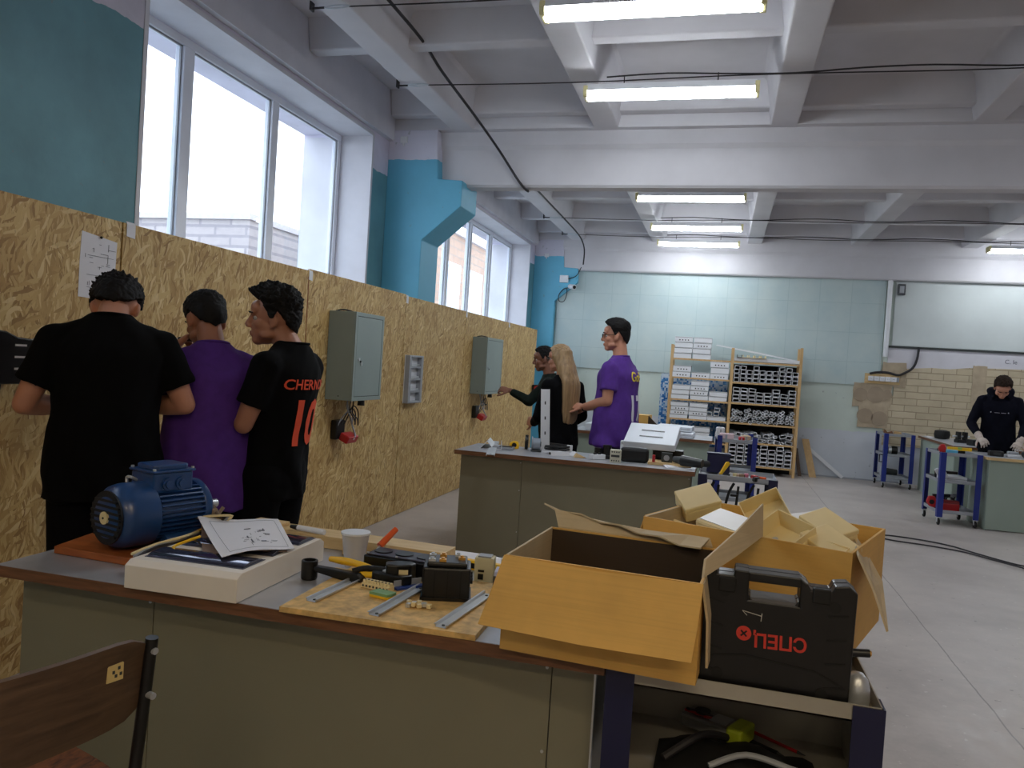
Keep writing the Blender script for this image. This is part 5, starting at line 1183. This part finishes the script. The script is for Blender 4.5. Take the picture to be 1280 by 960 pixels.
# black case, standing upside down on the trolley
cs = T('tool_case', 'black plastic tool case with red lettering and a scratched number one', 'case', (-.012, 1.735, .728), rad(-1)); w, h, d = .312, .268, .068
def case_outline(e=0):
    return [(.004 - e, 0), (.0 - e, h - .02), (.008, h - .004), (.022, h), (.03, h - .006), (.032, h - .016), (.066, h - .016), (.068, h - .002), (.18, h - .004), (.205, h - .006), (.215, h - .018), (.222, h - .026), (.262, h - .026), (.268, h - .012), (.295, h - .008), (w + e, h - .022), (w + e - .004, 0)]
for k, (y0, y1) in enumerate(((0, d / 2 - .001), (d / 2 + .001, d))):
    b = B(); c0 = [p for p in case_outline() if True]
    # body below the grip opening, then the grip as a frame round it
    hx0, hx1, hz0, hz1 = .098, .200, h - .064, h - .024
    b.prism([(.004, 0), (0, h - .09), (0, h - .02), (.008, h - .004), (.022, h), (.03, h - .006), (.032, h - .016), (.066, h - .016), (.068, h - .002), (hx0, h - .003), (hx0, hz0), (hx1, hz0), (hx1, h - .005), (.215, h - .014), (.222, h - .026), (.262, h - .026), (.268, h - .012), (.295, h - .008), (w, h - .022), (w - .004, 0)], 'y', y0, y1)
    b.box(hx0 - .002, y0, hz1, hx1 + .002, y1, h - .004); b.prism([(hx0, hz0 + .0), (hx0 + .012, hz0), (hx0, hz0 + .012)], 'y', y0, y1); b.prism([(hx1, hz0 + .0), (hx1 - .012, hz0), (hx1, hz0 + .012)], 'y', y0, y1)
    sh_ = b.done('half_shell', BLACK, cs, bev=.003)
    if k == 0:
        rb = B()
        for z in (.04, .09, .14, .19): rb.prism([(.018, z + .008), (.05, z), (.052, z + .004), (.02, z + .012)], 'y', -.002, .001); rb.prism([(w - .055, z), (w - .015, z + .006), (w - .015, z + .010), (w - .055, z + .004)], 'y', -.002, .001)
        rb.prism([(.03, .075), (.10, .085), (.24, .072), (.30, .045), (.30, .049), (.24, .076), (.10, .089), (.03, .079)], 'y', -.002, .001)
        for x, z in ((.045, .04), (.255, .03), (.05, h - .05), (.27, h - .055)): rb.cyl((x, -.0015, z), (x, .001, z), .012, n=16)
        rb.done('moulded_ribs', BLACKM, sh_)
        RD = mat('red_case_print', (206, 58, 44), .5, var=.03)
        Mt = Matrix.Translation((.168, -.0012, .126)) @ Matrix.Rotation(rad(-2), 4, 'Y') @ Matrix.Rotation(PI, 4, 'Y') @ Matrix.Rotation(PI / 2, 4, 'X')
        text('brand_print', 'СПЕЦ', .040, RD, sh_, Mt, depth=.0004, space=.94, bold=.022)
        rg = B().lathe([(.0155, 0), (.0155, .0012), (.0003, .0012)], n=26, M=Matrix.Translation((.094, 0, .133)) @ Matrix.Rotation(PI / 2, 4, 'X')); rg.done('brand_disc', RD, sh_)
        xx = B()
        for a in (45, 135): xx.box(-.0085, -.0022, -.0017, .0085, -.0010, .0017, Matrix.Translation((.094, 0, .133)) @ Matrix.Rotation(rad(a), 4, 'Y'))
        xx.done('brand_cross', BLACK, sh_)
        q = B(); SCR = mat('pale_scratch', (190, 188, 180), .7)
        q.tube([(.098, -.0008, .172), (.088, -.0008, .181), (.128, -.0008, .174)], .0009, 5, 1); q.tube([(.128, -.0008, .180), (.127, -.0008, .163)], .0009, 5, 1); q.done('scratched_digit', SCR, sh_)
for x in (.036, .225):
    B().box(x, -.004, h - .052, x + .036, .012, h - .020).done('latch', BLACKM, cs, bev=.003)
B().box(.101, .001, h - .0645, .197, d - .002, h - .0575).done('grip_inset', mat('grey_grip_inset', (92, 92, 96), .5), cs)
t = T('cable_end', 'stub of black cable with brass ends poking out right of the black case', 'cable', (.305, 1.79, .835)); B().cyl((0, 0, 0), (.036, 0, .003), .0085, n=12).done('sheath', BLACK, t, sm=True); B().cyl((.036, 0, .003), (.039, 0, .003), .006, n=10).done('cores', BR, t)
t = T('steel_socket', 'shiny steel dome lying on the trolley right of the black case', 'tool', (.322, 1.80, .724)); B().lathe([(.026, 0), (.028, .012), (.027, .035), (.022, .055), (.012, .066), (.001, .068)], n=28).done('dome', STEEL, t, sm=True)
# tray contents under the top of the front trolley
zt = .482
mm_ = T('multimeter', 'multimeter with a yellow-green holster wrapped in its red and black leads', 'multimeter', (-.045, 2.03, zt + .03), rad(-26)); B().box(0, 0, .0, .16, .075, .034).done('body', mat('grey_meter', (120, 122, 120), .4), mm_, bev=.008); B().box(.125, -.004, -.003, .168, .079, .040).done('holster_end', mat('yellow_green_rubber', (180, 196, 44), .5), mm_, bev=.008)
B().box(.075, .012, .034, .118, .063, .0355).done('display', GREYP, mm_); B().cyl((.045, .037, .034), (.045, .037, .042), .02, n=18).done('dial', BLACK, mm_)
for k, m_ in enumerate((RED, BLACK)): B().tube([(.02 + .03 * i / 5 + .01 * math.sin(i * 1.9 + k), -.008 + .09 * ((i % 2)), .012 + .04 * (i % 2 == 0) * .9 + k * .004) for i in range(9)], .0035, 6, 4).done('test_lead', m_, mm_, sm=True)
for lb, m_, p, q_, nm in (('red pencil on the middle tray of the front trolley', RED, (.14, 2.10, zt + .014), (.26, 2.03, zt + .008), 'pencil'), ('black marker on the middle tray of the front trolley', BLACK, (.10, 2.06, zt + .016), (.21, 2.0, zt + .010), 'marker')):
    v = V(q_) - V(p); o = B().cyl((0, 0, 0), v * .85, .006 if nm == 'marker' else .004, n=10).done('barrel', m_); tt = T(nm, lb, nm, p); o.parent = tt; B().cyl(v * .85, v, .005 if nm == 'marker' else .004, .001, n=10).done('tip', GREYDK, tt)
t = T('tool_bag', 'black soft tool bag with grey straps filling the middle tray of the front trolley', 'bag', (-.09, 1.76, zt)); g_ = []
for i in range(9):
    row = []
    for j in range(15): u, v = j / 14, i / 8; row.append((u * .36, v * .22, .012 + .05 * math.sin(PI * u) ** .5 * math.sin(PI * v) ** .6 + .008 * math.sin(u * 17 + v * 5)))
    g_.append(row)
B().sheet(g_, .004).done('cloth', BLACKM, t, sm=True); B().tube([(.12, .02, .06), (.20, .05, .085), (.30, .04, .075), (.35, .08, .05)], .007, 8, 5).done('strap', GREYP, t, sm=True); B().tube([(.02, .05, .045), (.10, .12, .08), (.16, .2, .05)], .009, 8, 5).done('strap', CABLE, t, sm=True)

# ================================================================ ON THE MIDDLE WORKBENCH
def bar(label, loc, rz, L, poly, m, name='metal_strip', cat='strip'):
    t = T(name, label, cat, loc, rz); B().prism(poly, 'y', 0, L).done('profile', m, t, bev=.001); q = B(); q.box(-.008, .02, max(p[1] for p in poly) - .0002, .008, .035, max(p[1] for p in poly) + .0004); q.done('slot', GREYDK, t); return t
UCH = [(-.03, .012), (.03, .012), (.03, 0), (.026, 0), (.026, .008), (-.026, .008), (-.026, 0), (-.03, 0)]
bar('long grey metal strip sticking out over the front edge of the middle workbench', (-1.50, 5.17, H0), rad(14), .95, UCH, STEEL)
bar('white angle strip, nearest the chipboard wall on the middle workbench', (-1.66, 5.62, H0), rad(12), .30, [(-.05, 0), (-.045, 0), (.0, .05), (.045, 0), (.05, 0), (0, .056)], WHITEP)
bar('white channel strip between the angle strip and the long metal strip', (-1.57, 5.60, H0), rad(16), .32, [(-.03, 0), (.03, 0), (.03, .04), (.026, .04), (.026, .004), (-.03, .004)], WHITEP)
def blk(name, label, cat, loc, rz, parts, group=None):
    t = T(name, label, cat, loc, rz, group)
    for nm, q, m, bv in parts: q.done(nm, m, t, bev=bv, sm=not bv)
    return t
blk('tape_measure', 'yellow tape measure on the middle workbench', 'tape measure', (-1.52, 5.75, H0), .3, [('case', B().prism([(0, 0), (.07, 0), (.075, .02), (.065, .055), (.03, .06), (0, .04)], 'y', 0, .035), YEL, .006), ('side_pad', B().cyl((.035, -.002, .028), (.035, .0, .028), .018, n=18), BLACK, 0), ('blade_end', B().box(-.012, .01, .002, 0, .026, .006), YEL, .001)])
blk('phone', 'dark flat device with a white edge beside the yellow tape measure', 'device', (-1.62, 5.62, H0), .1, [('body', B().box(0, 0, 0, .16, .09, .02), GREYP, .004), ('screen', B().box(.05, .006, .02, .15, .084, .024), BLACK, .002)])
blk('cable_reel', 'translucent grey reel standing on the middle workbench by the white strip', 'reel', (-1.335, 5.72, H0), .2, [('drum', B().cyl((0, 0, .055), (.06, 0, .055), .045, n=24), mat('clear_grey_plastic', (140, 150, 162), .25), .004), ('flange', B().cyl((-.006, 0, .055), (0, 0, .055), .055, n=24), GREYP, .002), ('hub', B().cyl((.06, 0, .055), (.065, 0, .055), .02, n=16), BLACK, 0), ('base', B().box(-.01, -.045, 0, .07, .045, .012), GREYDK, .003)])
blk('tape_roll', 'roll of black tape standing behind the translucent reel', 'tape', (-1.40, 5.80, H0), .2, [('roll', B().lathe([(.03, -.012), (.055, -.012), (.055, .012), (.03, .012), (.03, -.012)], M=Matrix.Translation((0, 0, .056)) @ Matrix.Rotation(PI / 2, 4, 'Y'), n=28), BLACK, .002)])
t = T('trunking_length', 'upright white slotted strip held by the person with long blond hair', 'trunking', (-1.315, 6.10, .0), rad(10)); t.rotation_euler = (rad(2), rad(-3), rad(10)); B().prism([(0, 0), (.07, 0), (.07, .035), (.065, .035), (.065, .005), (.005, .005), (.005, .035), (0, .035)], 'z', .0, 1.22).done('profile', WHITEP, t)
q = B()
for k in range(9): q.box(.03, -.0006, .14 + k * .12, .04, .0006, .165 + k * .12)
q.done('slots', GREYDK, t)
sheet_paper('crumpled white sheets in front of the person with long blond hair', [(-1.27, 5.78, .765), (-1.02, 5.80, .775), (-.98, 5.66, .766), (-1.18, 5.62, .764)], 0, 4)
blk('cable_bundle', 'black cable coil lying across the crumpled white sheets', 'cable', (-1.13, 5.66, .785), 0, [('coil', B().tube([(.09 * math.cos(a), .05 * math.sin(a), .003 * a) for a in [i * .6 for i in range(26)]], .008, 8, 3), BLACK, 0), ('tie', B().box(.07, -.012, .0, .11, .012, .05), WHITEP, .003)])
blk('trunking_offcut', 'short white tube offcut angled beside the crumpled sheets', 'trunking', (-1.17, 5.55, H0), -.9, [('profile', B().prism([(0, 0), (.04, 0), (.04, .03), (.036, .03), (.036, .004), (.004, .004), (.004, .03), (0, .03)], 'y', 0, .15), WHITEP, .001), ('dark_end', B().box(.006, -.001, .006, .034, .0, .024), BLACK, .001)])
blk('wood_wedge', 'small tan wooden wedge on the middle workbench', 'wedge', (-.98, 5.55, H0), .4, [('wedge', B().prism([(0, 0), (.09, 0), (.02, .03)], 'y', 0, .05), LWOOD, .001)])
blk('switch_module', 'white switch block leaning on the black relay pair', 'module', (-.88, 5.55, H0), -.7, [('body', B().box(0, 0, 0, .05, .12, .035), WHITEP, .004), ('toggle', B().box(.015, .03, .035, .035, .05, .048), BLACK, .002), ('toggle', B().box(.015, .07, .035, .035, .09, .048), BLACK, .002)])
blk('relay_pair', 'pair of black round relays on a dark base', 'relay', (-.86, 5.62, H0), .1, [('base', B().box(0, 0, 0, .14, .08, .025), BLACK, .003), ('can', B().cyl((.035, .04, .025), (.035, .04, .075), .028, n=18), BLACK, .003), ('can', B().cyl((.10, .04, .025), (.10, .04, .10), .032, n=18), BLACK, .003)])
blk('breaker', 'cream circuit breaker block with two rows of terminals', 'breaker', (-.715, 5.46, H0), .05, [('body', B().box(0, 0, 0, .075, .06, .09), mat('pale_breaker', (206, 204, 186), .4), .003), ('toggle_row', B().box(.008, -.004, .04, .067, .0, .055), GREYDK, .001)] + [('terminal', B().cyl((.014 + k * .016, -.003, z), (.014 + k * .016, .0, z), .005, n=8), GREYDK, 0) for k in range(4) for z in (.015, .075)])
blk('pouch', 'black zipped pouch standing left of the slotted white casing', 'bag', (-.66, 5.58, H0), .03, [('pouch', B().box(0, 0, 0, .20, .07, .10), BLACKM, .02), ('zip', B().tube([(.01, .035, .10), (.1, .035, .104), (.19, .035, .10)], .004, 6), GREYP, 0)])
blk('wood_offcut', 'flat tan board with a dark clamp under the slotted white casing', 'board', (-.46, 5.55, H0), .05, [('board', B().box(0, 0, 0, .30, .20, .02), LWOOD, .002), ('clamp', B().box(.03, -.01, .02, .05, .02, .07), RED, .004)])
blk('camera_module', 'small dark cube with a round opening on the tan board', 'module', (-.37, 5.60, H0 + .021), .05, [('cube', B().box(0, 0, 0, .075, .06, .065), GREYDK, .004), ('ring', B().cyl((.035, -.006, .03), (.035, 0, .03), .02, n=18), GREYP, 0)])
blk('steel_ruler', 'shiny steel plate on the middle workbench in front of the slotted white casing', 'plate', (-.30, 5.42, H0), .1, [('plate', B().box(0, 0, 0, .15, .10, .004), STEEL, .001)])
sheet_paper('white sheet near the right end of the middle workbench', [(-.36, 5.60, .764), (-.20, 5.62, .764), (-.15, 5.44, .764), (-.33, 5.42, .764)], 6, 6)
blk('power_tool', 'black power drill lying at the right end of the middle workbench', 'drill', (-.23, 5.58, H0), -.2, [('motor_body', B().cyl((0, 0, .045), (.15, -.02, .04), .038, .03, n=20), BLACK, 0), ('chuck', B().cyl((-.06, .008, .048), (0, 0, .045), .02, .03, n=18), GREYDK, 0), ('grip', B().cyl((.11, -.01, .04), (.16, .10, .03), .022, .024, n=14), BLACKM, 0)])
# slotted white casing tilted on a black block
t = T('enclosure_cover', 'white slotted casing propped up on a black block on the middle workbench', 'enclosure', (-.655, 5.70, H0 + .09)); t.rotation_euler = (rad(14), 0, rad(-3))
CW = mat('casing_white', (222, 228, 236), .4, var=.02)
B().prism([(0, 0), (.33, 0), (.33, .09), (0, .05)], 'x', 0, .37).done('shell', CW, t, bev=.005)
for k in range(2): B().box(.10, .10 + k * .10, .0625 + k * .0122, .27, .116 + k * .10, .0665 + k * .0122).done('slot', BLACK, t)
blk('black_block', 'long black block under the white slotted casing', 'block', (-.45, 5.80, H0), 0, [('block', B().box(0, 0, 0, .22, .12, .088), BLACK, .006), ('face_plate', B().box(.02, -.003, .01, .10, 0, .07), GREYDK, .002)])
blk('white_carton', 'white carton behind the slotted casing on the middle workbench', 'carton', (-.70, 5.96, H0), 0, [('box', B().box(0, -.06, 0, .14, .06 - .075, .12), WHITEP, .004), ('lid_gap', B().box(.004, -.0615, .10, .136, -.060, .104), GREYDK, .0)])
# on the dark blue trolley beside it
zt = .716
blk('box_cutter', 'bright yellow box cutter standing on the dark blue trolley by the middle workbench', 'knife', (.03, 5.72, zt), .3, [('handle', B().prism([(0, 0), (.02, 0), (.075, .075), (.065, .095), (.045, .09)], 'y', 0, .02), YEL, .004), ('blade', B().prism([(-.012, 0), (.0, 0), (.014, .018), (.004, .018)], 'y', .008, .011), STEEL, .0)])
blk('crate', 'navy steel box standing at the back left of the dark blue trolley', 'box', (-.06, 5.80, zt), 0, [('shell', B().box(0, 0, 0, .16, .08, .13), NAVY, .005), ('lid', B().box(-.004, -.004, .13, .164, .084, .142), NAVY, .003)])
for k, (x, y, m_, lb) in enumerate(((.10, 5.62, OFFW, 'cream connector lying on the dark blue trolley, left of the others'), (.16, 5.60, mat('tan_connector', (176, 146, 120), .5), 'tan connector in the pile on the dark blue trolley'), (.22, 5.64, mat('pink_plastic', (206, 110, 130), .4), 'pink connector on the dark blue trolley'), (.29, 5.60, RED, 'red connector on the dark blue trolley'), (.34, 5.56, ORANGE, 'orange connector at the right end of the dark blue trolley'), (.14, 5.66, WHITEP, 'white connector at the back of the pile on the dark blue trolley'), (.27, 5.55, BLACK, 'black connector at the front of the dark blue trolley'))):
    blk('connector', lb, 'connector', (x, y, zt), k * .7, [('body', B().box(0, 0, 0, .05, .03, .03), m_, .004), ('pin_block', B().box(.05, .006, .006, .065, .024, .022), GREYDK, .002)], 'connectors piled on the dark blue trolley')
blk('tool_tray', 'shallow black tray on the dark blue trolley', 'tray', (.0, 5.52, zt), 0, [('tray', B().box(0, 0, 0, .30, .07, .012), BLACK, .003), ('screwdriver_slot', B().box(.02, .02, .012, .28, .03, .018), GREYP, .002)])
for k in range(3):
    blk('cable_loop', 'black cable loop hanging below the top tray of the dark blue trolley, %s of three' % ('left', 'middle', 'right')[k], 'cable', (.0 + k * .13, 5.52, .57), 0, [('loop', B().tube([(0, 0, .12), (-.03, .0, .05), (-.045, 0, -.06), (.0, 0, -.13), (.02, 0, -.05), (.03, .01, .1)], .009, 8, 5), BLACKM, 0), ('tie', B().box(-.02, -.012, .03, .03, .012, .045), BLACK, .002)], 'cable loops on the dark blue trolley')
# ================================================================ ON THE BACK WORKBENCH AND THE TROLLEY BY THE RACK
blk('cardboard_box', 'brown cardboard box with a dark open end behind the person with yellow lettering', 'box', (-.92, 8.40, H0), rad(-6), [('box', B().box(0, 0, 0, .20, .22, .19), CARD, .002), ('dark_flap', B().prism([(.20, .02), (.30, .10), (.20, .19)], 'y', .01, .02), CARDIN, .001)])
for k, (x, y, z, w_, h_, lb) in enumerate(((-1.36, 8.22, 0, .42, .07, 'white casing with small round marks, seen between the blond hair and the purple t-shirt'), (-.70, 8.20, 0, .46, .05, 'flat white casing on the back workbench right of the brown box'), (-.62, 8.30, .055, .36, .05, 'second flat white casing lying on the first one on the back workbench'))):
    blk('enclosure_cover', lb, 'enclosure', (x, y, H0 + z), rad(-3), [('shell', B().box(0, 0, 0, w_, .30, h_), CW, .006)] + ([('knockout', B().cyl((.27 + i * .045, -.002, .04), (.27 + i * .045, .002, .04), .012, n=12), BLACK, 0) for i in range(3)] if k == 0 else [('seam', B().box(.01, -.001, h_ * .5, w_ - .01, .001, h_ * .54), GREYDK, 0)]), 'white casings on the back workbench')
zt = .748
for k, (x, y, m_, lb, s_) in enumerate(((.02, 8.66, mat('pale_pink_cloth', (214, 186, 190), .8), 'pale pink bundle on the blue trolley by the rack', (.15, .10, .06)), (.22, 8.60, RED, 'dark red block on the blue trolley by the rack', (.06, .08, .04)), (.26, 8.72, mat('tan_block', (196, 170, 140), .6), 'tan lump beside the dark red block on the trolley by the rack', (.09, .09, .05)), (-.01, 8.85, WHITEP, 'white box at the back of the blue trolley by the rack', (.09, .05, .11)))):
    blk('loose_part', lb, 'part', (x, y, zt), .1 * k, [('body', B().box(0, 0, 0, *s_), m_, .012), ('band', B().box(s_[0] * .4, -.001, .0, s_[0] * .55, s_[1] + .001, s_[2] * .8), GREYP, .001)])
# ================================================================ RIGHT-HAND TROLLEYS AND BENCHES
zt = .742
blk('clamp', 'red hand clamp hooked over the corner of the right trolley top', 'clamp', (2.27, 9.13, zt + .02), 0, [('jaw', B().prism([(0, 0), (.05, .0), (.06, .05), (.04, .09), (.0, .08), (-.015, .04)], 'y', 0, .04), RED, .01), ('pad', B().cyl((.02, .02, -.01), (.02, .02, .0), .02, n=14), BLACK, 0)])
blk('tape_roll', 'light blue tape roll on the right trolley top', 'tape', (2.40, 9.20, zt), 0, [('roll', B().lathe([(.028, 0), (.055, 0), (.055, .05), (.028, .05), (.028, 0)], n=26), mat('light_blue_tape', (96, 180, 214), .4), .003), ('core', B().lathe([(.024, 0), (.028, 0), (.028, .05), (.024, .05), (.024, 0)], n=26), CARDP, .0)])
blk('spirit_level', 'yellow spirit level lying on the right trolley top', 'level', (2.40, 9.36, zt + .035), rad(4), [('bar', B().box(0, 0, 0, .24, .025, .035), YEL, .003), ('vial', B().box(.10, -.001, .012, .14, .026, .036), mat('vial_green', (150, 190, 90), .3), .001)])
blk('tool_case', 'flat black case on the right trolley top', 'case', (2.36, 9.45, zt), rad(3), [('shell', B().box(0, 0, 0, .24, .14, .035), BLACK, .006), ('latch', B().box(.10, -.004, .008, .14, 0, .024), GREYDK, .002)])
for k in range(4):
    blk('trunking_offcut', 'white strip slanting out of the middle tray of the right trolley, %s' % ('lowest on the left', 'second from the left', 'third from the left', 'rightmost')[k], 'strip', (2.30 + k * .03, 9.16 + k * .04, .47), 0, [('profile', B().prism([(-.06, .10), (.0, -.005), (.03, .0), (-.03, .12)], 'y', 0, .03), WHITEP, .002), ('groove', B().prism([(-.03, .06), (-.0, .01), (.004, .012), (-.026, .062)], 'y', -.001, .0005), GREYP, 0)], 'white strips in the right trolley')
blk('trunking_offcut', 'wide white strip lying flat in the middle tray of the right trolley', 'strip', (2.36, 9.24, .455), rad(3), [('profile', B().box(0, 0, 0, .22, .26, .05), WHITEP, .002), ('groove', B().box(.0, -.001, .02, .22, 0, .026), GREYP, 0)])
blk('tool_case', 'black flat tool in the middle tray behind the wide white strip', 'tool', (2.34, 9.52, .455), 0, [('shell', B().box(0, 0, 0, .22, .06, .08), BLACK, .006), ('latch', B().box(.10, -.004, .03, .14, 0, .05), GREYDK, .002)])
blk('hand_clamp', 'bright red clamp hanging off the left corner of the lowest tray of the right trolley', 'clamp', (2.25, 9.22, .22), 0, [('jaw', B().prism([(-.05, .0), (-.02, -.05), (.04, -.06), (.06, -.01), (.03, .06), (-.03, .06)], 'y', 0, .05), RED, .012), ('hole', B().cyl((.0, -.002, .0), (.0, .001, .0), .025, n=16), BLACK, 0)])
blk('tool_case', 'red toolbox on the lowest tray of the right trolley', 'toolbox', (2.36, 9.24, .135), rad(4), [('body', B().box(0, 0, 0, .17, .12, .08), RED, .008), ('lid', B().prism([(0, .08), (.12, .08), (.10, .11), (.02, .11)], 'x', .0, .17), mat('dark_red', (120, 22, 26), .4), .006), ('handle', B().tube([(.04, .06, .11), (.06, .06, .135), (.11, .06, .135), (.13, .06, .11)], .006, 8), BLACK, 0)])
for k in range(3): blk('tool', ('black grip standing left on the lowest tray of the right trolley', 'black grip standing in the middle of the lowest tray of the right trolley', 'grey block at the back of the lowest tray of the right trolley')[k], 'tool', (2.31 + k * .10, 9.34 + k * .07, .134), k * .5, [('grip', B().cyl((0, 0, 0), (.02, 0, .13), .018, .024, n=14), BLACK if k < 2 else GREYDK, 0), ('head', B().box(-.03, -.02, .12, .07, .02, .16), BLACK if k < 2 else GREYP, .006)])
blk('vice', 'black machine on the middle tray of the far trolley', 'tool', (2.36, 12.08, .455), 0, [('body', B().cyl((-.05, .02, .07), (.10, .02, .07), .06, n=22), BLACK, .006), ('shine_band', B().cyl((-.02, .02, .07), (.02, .02, .07), .062, n=22), STEEL, 0), ('foot', B().box(-.06, -.03, 0, .11, .08, .015), BLACK, .002)])
blk('power_tool', 'dark grinder with a steel band on the lowest tray of the far trolley', 'grinder', (2.38, 12.10, .135), 0, [('body', B().cyl((-.07, 0, .09), (.10, .03, .08), .05, .04, n=20), GREYDK, 0), ('disc_guard', B().cyl((-.10, -.01, .09), (-.07, 0, .09), .07, n=22), STEEL, .003)])
blk('wood_scrap', 'broken brown wood scraps on top of the far trolley', 'scrap', (2.28, 12.2, .742), 0, [('piece', B().prism([(0, 0), (.14, 0), (.12, .05), (.06, .03), (.02, .07)], 'y', 0, .05), EDGE, .003), ('piece', B().prism([(.13, 0), (.26, 0), (.24, .04), (.16, .05)], 'y', .02, .07), PINE, .003)])
sheet_paper('white sheets on the near corner of the workbench along the brick wall', [(2.78, 12.08, .764), (2.98, 12.12, .764), (3.02, 11.9, .764), (2.80, 11.86, .764)], 0, 7)
for k, (x, y, lb) in enumerate(((2.93, 11.75, 'black coil of hose on the workbench along the brick wall, leftmost of its black things'), (3.02, 11.2, 'black vice on the workbench along the brick wall, between the coil and the low block'), (3.08, 10.8, 'low black block on the workbench along the brick wall, nearest the person'))):
    blk('coil' if k == 0 else 'vice' if k == 1 else 'black_block', lb, ('coil', 'vice', 'block')[k], (x, y, H0), .2 * k, [[('coil', B().lathe([(.05, 0), (.09, .01), (.10, .06), (.09, .11), (.05, .12), (.05, 0)], n=26), BLACKM, 0), ('hub', B().cyl((0, 0, 0), (0, 0, .1), .045, n=18), GREYDK, 0)],
        [('base', B().box(-.07, -.05, 0, .07, .05, .04), BLACK, .006), ('jaw', B().box(-.06, -.04, .04, -.02, .04, .14), BLACK, .006), ('jaw', B().box(.02, -.04, .04, .06, .04, .14), BLACK, .006), ('screw', B().cyl((-.11, 0, .08), (.1, 0, .08), .012, n=12), STEEL, 0)], [('block', B().box(-.09, -.06, 0, .09, .06, .075), BLACK, .01), ('label', B().box(-.03, -.062, .02, .03, -.06, .05), GREYP, 0)]][k])
blk('black_block', 'low black block at the left end of the right bench top', 'block', (2.76, 9.20, H0), 0, [('block', B().box(0, 0, 0, .13, .09, .055), BLACK, .008), ('label', B().box(.03, -.001, .015, .10, 0, .04), GREYDK, 0)])
blk('white_socket', 'white socket module on the right bench in front of the person', 'socket', (2.93, 9.22, H0), .1, [('base', B().box(0, 0, 0, .13, .08, .03), WHITEP, .006), ('cover', B().box(.015, .01, .03, .115, .07, .06), GREYP, .01)])
blk('grinder', 'black tool with a rounded body at the right edge of the right bench', 'tool', (3.12, 9.22, H0), .2, [('body', B().cyl((0, 0, .05), (.18, .03, .05), .05, .04, n=20), BLACK, 0), ('head', B().cyl((-.05, -.01, .03), (.0, 0, .06), .04, n=18), GREYDK, .004)])
blk('wood_block', 'light wood block at the right edge of the right bench', 'block', (3.30, 9.34, H0), 0, [('block', B().box(0, 0, 0, .20, .12, .05), LWOOD, .003), ('dark_end', B().box(-.001, .01, .01, .0, .11, .04), EDGE, 0)])
